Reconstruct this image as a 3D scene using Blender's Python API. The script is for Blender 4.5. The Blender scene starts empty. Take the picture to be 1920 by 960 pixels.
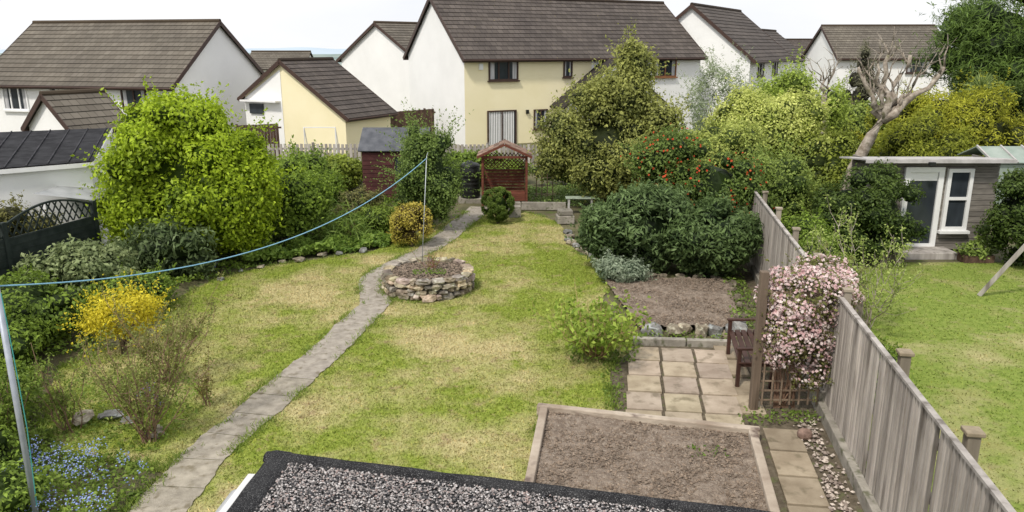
import bpy, bmesh, math, random
import numpy as np
from mathutils import Vector, noise as mnoise
S=bpy.context.scene
COL=S.collection
R=random.Random(7)
# ---------------------------------------------------------------- materials
def newmat(name):
    m=bpy.data.materials.new(name); m.use_nodes=True
    nt=m.node_tree
    b=nt.nodes['Principled BSDF']
    return m,nt,b
def N(nt,t,**k):
    n=nt.nodes.new(t)
    for a,v in k.items(): setattr(n,a,v)
    return n
def rgb(c): return (c[0],c[1],c[2],1)
def pmat(name,c1,c2=None,scale=3,rough=.85,bump=0,bscale=30,stretch=(1,1,1),spec=.3,vcol=True,metal=0,lo=.35,hi=.65,c3=None,s3=20,bdist=.02):
    m,nt,b=newmat(name); L=nt.links.new
    c2=c2 or c1
    tc=N(nt,'ShaderNodeTexCoord'); mp=N(nt,'ShaderNodeMapping'); mp.inputs['Scale'].default_value=stretch
    L(tc.outputs['Object'],mp.inputs[0])
    n1=N(nt,'ShaderNodeTexNoise'); n1.inputs['Scale'].default_value=scale; n1.inputs['Detail'].default_value=8; n1.inputs['Roughness'].default_value=.6
    L(mp.outputs[0],n1.inputs['Vector'])
    r=N(nt,'ShaderNodeValToRGB'); r.color_ramp.elements[0].position=lo; r.color_ramp.elements[1].position=hi
    r.color_ramp.elements[0].color=rgb(c1); r.color_ramp.elements[1].color=rgb(c2)
    L(n1.outputs['Fac'],r.inputs[0]); out=r.outputs[0]
    if c3:
        n3=N(nt,'ShaderNodeTexNoise'); n3.inputs['Scale'].default_value=s3; n3.inputs['Detail'].default_value=6
        L(mp.outputs[0],n3.inputs['Vector'])
        r3=N(nt,'ShaderNodeValToRGB'); r3.color_ramp.elements[0].position=.55; r3.color_ramp.elements[1].position=.68
        L(n3.outputs['Fac'],r3.inputs[0])
        mx=N(nt,'ShaderNodeMixRGB'); mx.inputs[2].default_value=rgb(c3); L(r3.outputs[0],mx.inputs[0]); L(out,mx.inputs[1]); out=mx.outputs[0]
    if vcol:
        at=N(nt,'ShaderNodeAttribute',attribute_name='Col')
        mu=N(nt,'ShaderNodeMixRGB',blend_type='MULTIPLY'); mu.inputs[0].default_value=1
        L(out,mu.inputs[1]); L(at.outputs['Color'],mu.inputs[2]); out=mu.outputs[0]
    L(out,b.inputs['Base Color'])
    b.inputs['Roughness'].default_value=rough; b.inputs['Specular IOR Level'].default_value=spec; b.inputs['Metallic'].default_value=metal
    if bump:
        n2=N(nt,'ShaderNodeTexNoise'); n2.inputs['Scale'].default_value=bscale; n2.inputs['Detail'].default_value=6
        L(mp.outputs[0],n2.inputs['Vector'])
        bp=N(nt,'ShaderNodeBump'); bp.inputs['Strength'].default_value=bump; bp.inputs['Distance'].default_value=bdist
        L(n2.outputs['Fac'],bp.inputs['Height']); L(bp.outputs[0],b.inputs['Normal'])
    return m
def leafmat(name,tr=.3,rough=.5,spec=.35):
    m,nt,b=newmat(name); L=nt.links.new
    at=N(nt,'ShaderNodeAttribute',attribute_name='Col')
    L(at.outputs['Color'],b.inputs['Base Color']); b.inputs['Roughness'].default_value=rough; b.inputs['Specular IOR Level'].default_value=spec
    t=N(nt,'ShaderNodeBsdfTranslucent'); L(at.outputs['Color'],t.inputs[0])
    mx=N(nt,'ShaderNodeMixShader'); mx.inputs[0].default_value=tr
    L(b.outputs[0],mx.inputs[1]); L(t.outputs[0],mx.inputs[2])
    L(mx.outputs[0],nt.nodes['Material Output'].inputs[0])
    return m
M={}
M['leaf']=leafmat('leaf',.38,.5,.22); M['petal']=leafmat('petal',.3,.7,.1)
M['bark']=pmat('bark',(.10,.07,.05),(.2,.16,.12),8,bump=.6,bscale=20,stretch=(1,1,.3))
M['greybark']=pmat('grey_bark',(.2,.16,.125),(.44,.39,.33),6,bump=1,bscale=14,c3=(.16,.15,.09),s3=5)
M['twig']=pmat('twig',(.17,.10,.07),(.3,.19,.13),10)
M['white']=pmat('white_render',(.82,.82,.81),(.88,.88,.87),.6,bump=.2,bscale=60,vcol=True)
M['cream']=pmat('cream_render',(.84,.76,.50),(.88,.80,.55),.7,bump=.2,bscale=60)
M['brownpaint']=pmat('brown_upvc',(.05,.03,.025),(.07,.04,.03),4,rough=.5)
M['woodframe']=pmat('wood_frame',(.2,.09,.04),(.28,.13,.06),4,rough=.5)
M['upvc']=pmat('white_upvc',(.8,.8,.8),(.85,.85,.85),4,rough=.35)
M['concrete']=pmat('concrete',(.22,.2,.17),(.38,.35,.3),4,bump=.5,bscale=40,c3=(.14,.14,.09),s3=9)
M['pathm']=pmat('path_concrete',(.27,.24,.2),(.43,.385,.325),6,bump=.7,bscale=70,c3=(.21,.18,.13),s3=7)
M['slab']=pmat('paving_slab',(.32,.265,.2),(.46,.395,.31),3,bump=.3,bscale=60,c3=(.23,.195,.14),s3=5)
M['stone']=pmat('stone',(.16,.135,.11),(.40,.35,.28),7,bump=.8,bscale=25,c3=(.52,.5,.42),s3=9)
M['soil']=pmat('soil',(.19,.145,.11),(.33,.265,.21),9,bump=1,bscale=45,c3=(.4,.335,.27),s3=30,bdist=.05)
M['fencewood']=pmat('weathered_fence_wood',(.27,.245,.225),(.48,.445,.41),4,bump=.5,bscale=30,stretch=(1,1,.12),c3=(.18,.16,.14),s3=6)
M['oldtimber']=pmat('old_timber',(.28,.22,.17),(.5,.43,.35),4,bump=.8,bscale=18,stretch=(.4,.4,1),c3=(.15,.11,.09),s3=8)
M['trellis']=pmat('trellis_wood',(.17,.12,.085),(.29,.22,.16),5,bump=.4)
M['darkfence']=pmat('dark_brown_fence',(.07,.04,.03),(.13,.08,.055),5,bump=.4)
M['redwood']=pmat('red_stained_wood',(.10,.031,.02),(.18,.06,.036),4,rough=.75,bump=.3,stretch=(1,1,6))
M['shingle']=pmat('arbour_shingle',(.13,.08,.06),(.26,.175,.13),6,rough=.85,bump=.3)
M['maroon']=pmat('maroon_boards',(.058,.02,.02),(.095,.034,.032),3,rough=.85)
M['darkred']=pmat('dark_bench_wood',(.045,.022,.017),(.08,.04,.03),4,rough=.6)
M['felt']=pmat('roof_felt',(.014,.014,.016),(.04,.04,.042),8,rough=.9,bump=.8,bscale=150,c3=(.2,.2,.2),s3=160,spec=.15)
M['greyfelt']=pmat('grey_felt',(.075,.08,.092),(.13,.135,.15),3,rough=.9,bump=.3,spec=.1)
M['black']=pmat('black_plastic',(.012,.013,.012),(.02,.022,.02),4,rough=.35)
M['blackroof']=pmat('black_roof_sheet',(.014,.014,.016),(.04,.04,.044),3,rough=.85,spec=.1,stretch=(1,1,1),bump=.3)
M['darkgreen']=pmat('dark_green_wood',(.012,.02,.017),(.03,.04,.035),5,rough=.7)
M['metal']=pmat('galvanised_pole',(.33,.36,.42),(.45,.48,.54),6,rough=.45,metal=.3)
M['line']=pmat('washing_line_cord',(.2,.42,.58),(.28,.52,.68),30,rough=.6)
M['teal']=pmat('teal_cord',(.05,.3,.28),(.08,.36,.33),30,rough=.7)
M['cladding']=pmat('grey_cladding',(.15,.135,.12),(.25,.23,.205),3,rough=.8,bump=.3,stretch=(1,1,8))
M['summerroof']=pmat('pale_roof_edge',(.36,.345,.335),(.5,.48,.47),4)
M['greyplastic']=pmat('grey_plastic_sheet',(.25,.26,.27),(.4,.41,.42),2,rough=.6)
M['polycarb']=pmat('pale_green_panel',(.22,.28,.24),(.32,.37,.33),2,rough=.6)
def glass(name,c):
    m,nt,b=newmat(name); b.inputs['Roughness'].default_value=.12
    b.inputs['Specular IOR Level'].default_value=.35
    n=N(nt,'ShaderNodeTexNoise'); n.inputs['Scale'].default_value=2.5
    r=N(nt,'ShaderNodeValToRGB'); r.color_ramp.elements[0].color=rgb([x*.6 for x in c]); r.color_ramp.elements[1].color=rgb([x*2.2 for x in c])
    nt.links.new(n.outputs[0],r.inputs[0]); nt.links.new(r.outputs[0],b.inputs['Base Color'])
    return m
M['glass']=glass('window_glass',(.025,.03,.036))
M['curtain']=pmat('curtain',(.3,.3,.32),(.6,.6,.6),3,stretch=(6,6,.3))
def tilemat(name,c1,c2,lich=(.35,.27,.08),la=.63):
    m,nt,b=newmat(name); L=nt.links.new
    uv=N(nt,'ShaderNodeUVMap'); br=N(nt,'ShaderNodeTexBrick')
    br.inputs['Scale'].default_value=1; br.inputs['Brick Width'].default_value=.33; br.inputs['Row Height'].default_value=1
    br.inputs['Mortar Size'].default_value=.012; br.inputs['Color1'].default_value=rgb(c1); br.inputs['Color2'].default_value=rgb(c2)
    br.inputs['Mortar'].default_value=rgb([x*.5 for x in c1]); L(uv.outputs[0],br.inputs['Vector'])
    tc=N(nt,'ShaderNodeTexCoord')
    n=N(nt,'ShaderNodeTexNoise'); n.inputs['Scale'].default_value=7; n.inputs['Detail'].default_value=10; n.inputs['Roughness'].default_value=.75; L(tc.outputs['Object'],n.inputs[0])
    r=N(nt,'ShaderNodeValToRGB'); r.color_ramp.elements[0].position=la; r.color_ramp.elements[1].position=la+.1; L(n.outputs[0],r.inputs[0])
    mx=N(nt,'ShaderNodeMixRGB'); mx.inputs[2].default_value=rgb(lich); L(r.outputs[0],mx.inputs[0]); L(br.outputs[0],mx.inputs[1])
    n2=N(nt,'ShaderNodeTexNoise'); n2.inputs['Scale'].default_value=.5; n2.inputs['Detail'].default_value=5; L(tc.outputs['Object'],n2.inputs[0])
    r2=N(nt,'ShaderNodeValToRGB'); r2.color_ramp.elements[0].position=.3; r2.color_ramp.elements[0].color=(.75,.75,.75,1); r2.color_ramp.elements[1].color=(1.25,1.25,1.2,1); L(n2.outputs[0],r2.inputs[0])
    mu=N(nt,'ShaderNodeMixRGB',blend_type='MULTIPLY'); mu.inputs[0].default_value=1; L(mx.outputs[0],mu.inputs[1]); L(r2.outputs[0],mu.inputs[2])
    at=N(nt,'ShaderNodeAttribute',attribute_name='Col')
    mv=N(nt,'ShaderNodeMixRGB',blend_type='MULTIPLY'); mv.inputs[0].default_value=1; L(mu.outputs[0],mv.inputs[1]); L(at.outputs['Color'],mv.inputs[2])
    L(mv.outputs[0],b.inputs['Base Color']); b.inputs['Roughness'].default_value=.85; b.inputs['Specular IOR Level'].default_value=.2
    return m
M['tileA']=tilemat('roof_tiles_purple_brown',(.085,.072,.066),(.12,.102,.093),(.36,.3,.13),.61)
M['tileB']=tilemat('roof_tiles_grey_brown',(.135,.118,.098),(.175,.155,.13),(.24,.21,.13),.62)
# lawn
def lawnmat(name,g1,g2,straw,brown,pa=.5,dull=(.34,.30,.16)):
    m,nt,b=newmat(name); L=nt.links.new
    tc=N(nt,'ShaderNodeTexCoord')
    def noi(s,d=6,ro=.6,off=0):
        n=N(nt,'ShaderNodeTexNoise'); n.inputs['Scale'].default_value=s; n.inputs['Detail'].default_value=d; n.inputs['Roughness'].default_value=ro
        if off:
            mp=N(nt,'ShaderNodeMapping'); mp.inputs['Location'].default_value=(off,off*.7,0); L(tc.outputs['Object'],mp.inputs[0]); L(mp.outputs[0],n.inputs[0])
        else: L(tc.outputs['Object'],n.inputs[0])
        return n.outputs['Fac']
    def ramp(f,a,bb,ca=(0,0,0),cb=(1,1,1)):
        r=N(nt,'ShaderNodeValToRGB'); r.color_ramp.elements[0].position=a; r.color_ramp.elements[1].position=bb
        r.color_ramp.elements[0].color=rgb(ca); r.color_ramp.elements[1].color=rgb(cb); L(f,r.inputs[0]); return r.outputs[0]
    def mix(f,a,c):
        x=N(nt,'ShaderNodeMixRGB'); L(f,x.inputs[0]); L(a,x.inputs[1])
        if isinstance(c,tuple): x.inputs[2].default_value=rgb(c)
        else: L(c,x.inputs[2])
        return x.outputs[0]
    green=ramp(noi(9),.35,.65,g1,g2)
    c=mix(ramp(noi(.38,9,.66,3),pa-.03,pa+.12),green,straw)
    c=mix(ramp(noi(.9,9,.68,11),.54,.68),c,dull)
    c=mix(ramp(noi(2.6,9,.72),.56,.68),c,brown)
    c=mix(ramp(noi(1.1,9,.7,21),.56,.66),c,green)
    f=ramp(noi(50,6,.8),.32,.68,(.68,.68,.68),(1.3,1.3,1.3))
    mu=N(nt,'ShaderNodeMixRGB',blend_type='MULTIPLY'); mu.inputs[0].default_value=1; L(c,mu.inputs[1]); L(f,mu.inputs[2])
    at=N(nt,'ShaderNodeAttribute',attribute_name='Col')
    mv=N(nt,'ShaderNodeMixRGB',blend_type='MULTIPLY'); mv.inputs[0].default_value=1; L(mu.outputs[0],mv.inputs[1]); L(at.outputs['Color'],mv.inputs[2])
    L(mv.outputs[0],b.inputs['Base Color']); b.inputs['Roughness'].default_value=.95; b.inputs['Specular IOR Level'].default_value=.1
    bp=N(nt,'ShaderNodeBump'); bp.inputs['Strength'].default_value=.7; bp.inputs['Distance'].default_value=.03
    L(noi(45,4),bp.inputs['Height']); L(bp.outputs[0],b.inputs['Normal'])
    return m
M['lawn']=lawnmat('lawn_grass',(.19,.25,.035),(.30,.355,.07),(.50,.44,.225),(.36,.275,.16),.47,(.38,.35,.15))
M['lawn2']=lawnmat('neighbour_grass',(.16,.225,.04),(.25,.31,.07),(.42,.38,.19),(.3,.28,.13),.55,(.3,.3,.11))
M['ground']=pmat('ground_soil_weeds',(.08,.08,.035),(.16,.14,.08),1.2,bump=.8,bscale=20,c3=(.09,.13,.03),s3=3,vcol=True)
# ---------------------------------------------------------------- mesh builders
def finish(o,parent=None,label=None,cat=None,group=None,kind=None):
    if parent is not None: o.parent=parent
    if label: o['label']=label
    if cat: o['category']=cat
    if group: o['group']=group
    if kind: o['kind']=kind
    COL.objects.link(o); return o
def thing(name,label,cat,loc=(0,0,0),group=None):
    o=bpy.data.objects.new(name,None); o.location=loc; o.empty_display_size=.2
    return finish(o,None,label,cat,group)
def part_empty(name,parent):
    o=bpy.data.objects.new(name,None); o.empty_display_size=.1
    return finish(o,parent)
def worldloc(o):
    v=Vector((0,0,0))
    while o is not None: v+=o.location; o=o.parent
    return v
class MB:
    def __init__(s): s.V=[];s.F=[];s.C=[];s.UV=[];s.col=(1,1,1)
    def raw(s,V,F,col=None,uv=None):
        k=len(s.V); s.V+= [tuple(v) for v in V]; s.C+=[col or s.col]*len(V)
        for i,f in enumerate(F):
            s.F.append([k+j for j in f]); s.UV.append(uv[i] if uv else [(0,0)]*len(f))
        return s
    def box(s,c,size,rz=0,col=None):
        hx,hy,hz=size[0]/2,size[1]/2,size[2]/2; ca,sa=math.cos(rz),math.sin(rz); V=[]
        for z in(-hz,hz):
            for x,y in((-hx,-hy),(hx,-hy),(hx,hy),(-hx,hy)): V.append((c[0]+x*ca-y*sa,c[1]+x*sa+y*ca,c[2]+z))
        return s.raw(V,[(0,3,2,1),(4,5,6,7),(0,1,5,4),(1,2,6,5),(2,3,7,6),(3,0,4,7)],col)
    def beam(s,p0,p1,w,t,up=(0,0,1),col=None):
        p0=Vector(p0);p1=Vector(p1);d=(p1-p0).normalized();u=Vector(up)
        a=d.cross(u)
        if a.length<1e-4: a=d.cross(Vector((1,0,0)))
        a.normalize(); b=a.cross(d); a*=w/2; b*=t/2
        V=[p0-a-b,p0+a-b,p0+a+b,p0-a+b,p1-a-b,p1+a-b,p1+a+b,p1-a+b]
        return s.raw(V,[(0,3,2,1),(4,5,6,7),(0,1,5,4),(1,2,6,5),(2,3,7,6),(3,0,4,7)],col)
    def tube(s,pts,rad,n=6,col=None,caps=True):
        pts=[Vector(p) for p in pts]; V=[];F=[]
        if not hasattr(rad,'__len__'): rad=[rad]*len(pts)
        for i,p in enumerate(pts):
            d=(pts[min(i+1,len(pts)-1)]-pts[max(i-1,0)]).normalized()
            a=d.cross(Vector((.13,.21,1)) if abs(d.z)<.9 else Vector((1,.1,0))).normalized(); b=d.cross(a)
            for k in range(n):
                t=2*math.pi*k/n; V.append(p+a*rad[i]*math.cos(t)+b*rad[i]*math.sin(t))
        for i in range(len(pts)-1):
            for k in range(n): F.append((i*n+k,i*n+(k+1)%n,(i+1)*n+(k+1)%n,(i+1)*n+k))
        if caps: F.append(tuple(range(n))[::-1]); F.append(tuple((len(pts)-1)*n+k for k in range(n)))
        return s.raw(V,F,col)
    def lathe(s,c,prof,n=24,col=None):
        V=[];F=[]
        for r,z in prof:
            for k in range(n):
                t=2*math.pi*k/n; V.append((c[0]+r*math.cos(t),c[1]+r*math.sin(t),c[2]+z))
        for i in range(len(prof)-1):
            for k in range(n): F.append((i*n+k,i*n+(k+1)%n,(i+1)*n+(k+1)%n,(i+1)*n+k))
        F.append(tuple((len(prof)-1)*n+k for k in range(n)))
        return s.raw(V,F,col)
    def rock(s,c,size,rz=0,block=.6,col=None,seed=0,rough=.22):
        ca,sa=math.cos(rz),math.sin(rz); V=[]
        for v in ICO_V:
            q=[math.copysign(abs(x)**block,x) for x in v]
            f=1+rough*mnoise.noise(Vector(v)*1.6+Vector((seed*3.1,seed*1.7,seed)))
            x,y,z=[q[i]*size[i]/2*f for i in range(3)]
            V.append((c[0]+x*ca-y*sa,c[1]+x*sa+y*ca,c[2]+z))
        return s.raw(V,ICO_F,col)
    def build(s,name,mat,parent=None,smooth=False,bevel=0,**k):
        base=worldloc(parent) if parent is not None else Vector((0,0,0))
        loc=Vector((0,0,0))
        if parent is None and s.V and k.pop('center',True):
            a=np.array(s.V); loc=Vector((float(a[:,0].mean()),float(a[:,1].mean()),float(a[:,2].min()))); base=loc
        k.pop('center',None)
        me=bpy.data.meshes.new(name)
        me.from_pydata([(v[0]-base.x,v[1]-base.y,v[2]-base.z) for v in s.V],[],s.F)
        at=me.color_attributes.new('Col','FLOAT_COLOR','POINT')
        at.data.foreach_set('color',np.array([(c[0],c[1],c[2],1) for c in s.C],dtype=np.float32).ravel())
        uvl=me.uv_layers.new(name='UVMap'); fl=[x for u in s.UV for p in u for x in p]
        uvl.data.foreach_set('uv',np.array(fl,dtype=np.float32))
        mats=mat if isinstance(mat,(list,tuple)) else [mat]
        for m in mats: me.materials.append(M[m] if isinstance(m,str) else m)
        if smooth: me.polygons.foreach_set('use_smooth',[True]*len(me.polygons))
        me.update()
        o=bpy.data.objects.new(name,me); o.location=loc if parent is None else (0,0,0)
        if bevel:
            bv=o.modifiers.new('bevel','BEVEL'); bv.width=bevel; bv.segments=2; bv.limit_method='ANGLE'
        return finish(o,parent,**k)
def ico(sub):
    bm=bmesh.new(); bmesh.ops.create_icosphere(bm,subdivisions=sub,radius=1)
    bm.verts.ensure_lookup_table(); V=[tuple(v.co) for v in bm.verts]; F=[tuple(x.index for x in f.verts) for f in bm.faces]; bm.free(); return V,F
ICO_V,ICO_F=ico(2)
i1V,i1F=ico(2); I1=np.array(i1V)[np.array(i1F)]  # (nf,3,3)
def npmesh(name,groups,mat,parent=None,base=None,**k):
    vs=[];cs=[];st=[];off=0
    for V,C in groups:
        if len(V)==0: continue
        n,kk,_=V.shape
        vs.append(V.reshape(-1,3)); c=np.ones((n*kk,4),dtype=np.float32)
        c[:,:3]=np.repeat(C,kk,axis=0) if C.ndim==2 else C.reshape(-1,3); cs.append(c)
        st.append(off+np.arange(n)*kk); off+=n*kk
    V=np.concatenate(vs); C=np.concatenate(cs); st=np.concatenate(st).astype(np.int32)
    b=worldloc(parent) if parent is not None else (Vector(base) if base else Vector((0,0,0)))
    V=(V-np.array(b)).astype(np.float32)
    me=bpy.data.meshes.new(name)
    me.vertices.add(len(V)); me.vertices.foreach_set('co',V.ravel())
    me.loops.add(len(V)); me.loops.foreach_set('vertex_index',np.arange(len(V),dtype=np.int32))
    me.polygons.add(len(st)); me.polygons.foreach_set('loop_start',st)
    try: me.polygons.foreach_set('loop_total',np.diff(np.append(st,len(V))).astype(np.int32))
    except Exception: pass
    me.update(calc_edges=True)
    at=me.color_attributes.new('Col','FLOAT_COLOR','POINT'); at.data.foreach_set('color',C.ravel())
    me.materials.append(M[mat] if isinstance(mat,str) else mat)
    o=bpy.data.objects.new(name,me); o.location=b if parent is None else (0,0,0)
    return finish(o,parent,**k)
def unit(a): return a/np.maximum(np.linalg.norm(a,axis=-1,keepdims=True),1e-9)
def leafquads(rng,P,Nn,L,asp=.5,fold=.12):
    n=len(P); t=unit(np.cross(Nn,rng.normal(size=(n,3)))); b=np.cross(Nn,t)
    L=L[:,None]; W=L*asp
    return np.stack([P-t*L*.5,P+b*W*.5+Nn*L*fold,P+t*L*.5,P-b*W*.5+Nn*L*fold],axis=1)
def lerpc(c0,c1,t):
    t=np.clip(t,0,1)[:,None]; return np.array(c0)[None]*(1-t)+np.array(c1)[None]*t
def wob(P,seed,f):
    r=np.random.default_rng(seed); o=np.zeros(len(P))
    for i in range(5):
        k=r.normal(size=3)*f*(1+i*.6); o+=np.sin(P@k+r.uniform(0,6.28))/(1+i*.4)
    return o/2.2
def crown(rng,c,rad,n,leaf,cols,lobes=30,shape='round',core=True,asp=.5,shoots=0,zmin=.02,lobesc=1,var=.6,updir=.3,shootlen=.4,corecol=None,rag=1.0):
    c=np.array(c,float); rad=np.array(rad,float)
    d=unit(rng.normal(size=(lobes,3)))
    rho=rng.uniform(.6,1.35,lobes)*math.sqrt(4.2/lobes)*lobesc
    rho=np.minimum(rho,.6)
    if shape=='cone':
        zn=rng.uniform(0,1,lobes)**1.1; an=rng.uniform(0,2*math.pi,lobes); rr=(1-zn)**.75*rng.uniform(.55,.85,lobes)
        q=np.stack([rr*np.cos(an),rr*np.sin(an),zn*2-1],1); rho=rho*(1.1-.65*zn)
        q[:,2]=np.clip(q[:,2],-1+rho*.5,1-rho)
    elif shape=='box':
        q=d/np.max(np.abs(d),axis=1,keepdims=True)*(1-rho[:,None])
    else:
        q=d*(1-rho[:,None])*(rng.uniform(.72,1.12,lobes) if rag>.3 else rng.uniform(.96,1.0,lobes))[:,None]
    lc=c+q*rad; mr=(rad[0]*rad[1]*rad[2])**(1/3)
    lr=rho[:,None]*(rad*.5+mr*.5)[None]
    pick=rng.choice(lobes,n,p=(rho**2)/np.sum(rho**2))
    u=unit(rng.normal(size=(n,3)))
    outw=unit((lc[pick]-c)/rad)
    flip=(np.sum(u*outw,1)<-.3); u[flip]*=-1
    sd_=int(rng.integers(1e6))
    P0=lc[pick]+u*lr[pick]
    wv=wob(P0,sd_,2.2/mr+1.5/(leaf*8+.1))
    r=rng.uniform(.68,1.1,n)+rng.exponential(.07,n)*rag+wv*.16*rag
    P=lc[pick]+u*lr[pick]*r[:,None]
    lobt=rng.uniform(0,1,lobes)
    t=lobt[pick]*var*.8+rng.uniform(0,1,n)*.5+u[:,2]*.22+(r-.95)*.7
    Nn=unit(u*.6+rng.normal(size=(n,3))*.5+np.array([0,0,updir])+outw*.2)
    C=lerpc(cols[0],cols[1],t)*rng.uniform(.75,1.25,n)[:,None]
    G=[]
    Ls=leaf*rng.uniform(.6,1.4,n)
    ok=P[:,2]>zmin
    G.append((leafquads(rng,P[ok],Nn[ok],Ls[ok],asp),C[ok]))
    if shoots:
        j=rng.choice(lobes,shoots); uu=unit(outw_of(lc[j],c,rad)+np.array([0,0,.6])+rng.normal(size=(shoots,3))*.35)
        st=lc[j]+uu*lr[j]*.85; ln=rng.uniform(.4,1.2,shoots)*shootlen; m=12
        tt=rng.uniform(0,1,(shoots,m))
        PP=(st[:,None]+uu[:,None]*(tt*ln[:,None])[...,None]+rng.normal(size=(shoots,m,3))*leaf*.45*(1.1-tt)[...,None]).reshape(-1,3)
        NN=unit(rng.normal(size=PP.shape)+np.array([0,0,.5])); 
        CC=lerpc(cols[0],cols[1],rng.uniform(.4,1.1,len(PP)))
        ok=PP[:,2]>zmin
        G.append((leafquads(rng,PP[ok],NN[ok],leaf*rng.uniform(.6,1.1,len(PP))[ok],asp),CC[ok]))
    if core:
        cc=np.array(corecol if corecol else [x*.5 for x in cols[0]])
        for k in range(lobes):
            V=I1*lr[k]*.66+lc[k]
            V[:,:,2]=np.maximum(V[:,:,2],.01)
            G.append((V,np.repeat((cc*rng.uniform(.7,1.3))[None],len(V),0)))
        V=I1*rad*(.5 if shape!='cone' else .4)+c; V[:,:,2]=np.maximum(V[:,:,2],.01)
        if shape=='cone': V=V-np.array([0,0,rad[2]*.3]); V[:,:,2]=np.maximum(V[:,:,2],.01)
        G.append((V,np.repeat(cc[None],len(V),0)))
    return G,lc,lr,outw_of(lc,c,rad)
def outw_of(l,c,rad): return unit((l-c)/rad)
def trunkmb(rng,x,y,h,r,spread,n=4,z0=0,col=None):
    mb=MB()
    for i in range(n):
        a=rng.uniform(0,6.28); s=spread*rng.uniform(.4,1)
        pts=[(x+rng.normal()*r*.5,y+rng.normal()*r*.5,z0-.03),(x+math.cos(a)*s*.25,y+math.sin(a)*s*.25,z0+h*.35),(x+math.cos(a)*s*.6,y+math.sin(a)*s*.6,z0+h*.7),(x+math.cos(a)*s,y+math.sin(a)*s,z0+h)]
        mb.tube(pts,[r,r*.8,r*.5,r*.2],6,col)
    return mb
SEED=[100]
def bush(name,label,cat,x,y,h,rx,ry,n,leaf,cols,lobes=30,zb=.05,flowers=None,trunk=.04,z0=0,extra=(),**k):
    SEED[0]+=1; rng=np.random.default_rng(SEED[0])
    t=thing(name,label,cat,(x,y,z0))
    rz=(h-zb)/2
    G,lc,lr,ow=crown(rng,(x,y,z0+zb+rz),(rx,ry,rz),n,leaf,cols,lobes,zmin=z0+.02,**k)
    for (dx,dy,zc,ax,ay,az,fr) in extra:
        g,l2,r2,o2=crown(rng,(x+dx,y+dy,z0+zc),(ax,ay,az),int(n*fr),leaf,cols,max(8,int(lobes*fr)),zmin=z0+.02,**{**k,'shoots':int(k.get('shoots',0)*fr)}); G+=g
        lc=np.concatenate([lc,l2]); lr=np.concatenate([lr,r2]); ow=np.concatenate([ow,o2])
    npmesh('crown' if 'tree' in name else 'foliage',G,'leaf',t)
    trunkmb(rng,x,y,zb+rz,trunk,min(rx,ry)*.6,5 if 'tree' not in name else 4,z0).build('trunk' if 'tree' in name else 'stem','bark',t,smooth=True)
    if flowers:
        nf,fs,fc0,fc1=flowers[:4]
        fj=rng.choice(len(lc),nf); u=unit(ow[fj]*.6+rng.normal(size=(nf,3))*.7+np.array([-.15,-.8,.3]))
        P=lc[fj]+u*lr[fj]*rng.uniform(1.05,1.4,nf)[:,None]
        P[:,2]=np.maximum(P[:,2],.1)
        g=[]
        cc=lerpc(fc0,fc1,rng.uniform(0,1,nf))
        for q in range(3):
            NN=unit(u+rng.normal(size=(nf,3))*.5); g.append((leafquads(rng,P,NN,fs*rng.uniform(.6,1.2,nf),.85,.2),cc))
        npmesh('flower',g,'petal',t)
    return t
def twiggy(name,label,cat,x,y,h,spread,stems,subs,nl,leaf,cols,r=.012,stemmat='twig',flowers=None,z0=0,lean=(0,0),asp=.5,bare=.3,scol=None):
    SEED[0]+=1; rng=np.random.default_rng(SEED[0])
    t=thing(name,label,cat,(x,y,z0)); mb=MB(); tips=[]
    for i in range(stems):
        a=rng.uniform(0,6.28); d=np.array([math.cos(a)*spread/h+lean[0],math.sin(a)*spread/h+lean[1],1.0])*rng.uniform(.8,1.1)
        d[:2]*=rng.uniform(.2,1.1)
        p=np.array([x+rng.normal()*.04,y+rng.normal()*.04,z0-.02]); hh=h*rng.uniform(.65,1.0); pts=[p.copy()]
        for s in range(6):
            p=p+d*hh/6+rng.normal(size=3)*hh*.025; pts.append(p.copy())
        mb.tube(pts,list(np.linspace(r,r*.35,7)),5,scol)
        for q in range(subs):
            k=rng.integers(2,7); b=pts[k]; dd=unit(d*.7+rng.normal(size=3)*.6+np.array([0,0,.2])); ln=hh*rng.uniform(.15,.4)
            m=b+dd*ln*.5; e=b+unit(dd+np.array([0,0,.3]))*ln
            mb.tube([b,m,e],[r*.45,r*.35,r*.2],4,scol)
            for z in range(6): tips.append(b+(e-b)*rng.uniform(.3,1.05))
        for z in range(8):
            k=rng.uniform(bare*6,6); i0=min(int(k),5); tips.append(pts[i0]+(pts[i0+1]-pts[i0])*(k-i0))
    mb.build('stem',stemmat,t)
    tips=np.array(tips)
    if nl:
        P=tips[rng.choice(len(tips),nl)]+rng.normal(size=(nl,3))*leaf*.7
        NN=unit(rng.normal(size=(nl,3))+np.array([0,0,.6])); C=lerpc(cols[0],cols[1],rng.uniform(0,1,nl))
        P[:,2]=np.maximum(P[:,2],z0+.03)
        npmesh('foliage',[(leafquads(rng,P,NN,leaf*rng.uniform(.6,1.2,nl),asp),C)],'leaf',t)
    if flowers:
        nf,fs,f0,f1=flowers; P=tips[rng.choice(len(tips),nf)]+rng.normal(size=(nf,3))*.03
        g=[]; cc=lerpc(f0,f1,rng.uniform(0,1,nf))
        for q in range(2): g.append((leafquads(rng,P,unit(rng.normal(size=(nf,3))),fs*rng.uniform(.7,1.2,nf),.8,.2),cc))
        npmesh('flower',g,'petal',t)
    return t
def inpoly(P,poly):
    x,y=P[:,0],P[:,1]; ins=np.zeros(len(P),bool); n=len(poly)
    for i in range(n):
        x0,y0=poly[i]; x1,y1=poly[(i+1)%n]
        c=((y0>y)!=(y1>y))&(x<(x1-x0)*(y-y0)/((y1-y0) if y1!=y0 else 1e-9)+x0); ins^=c
    return ins
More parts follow.
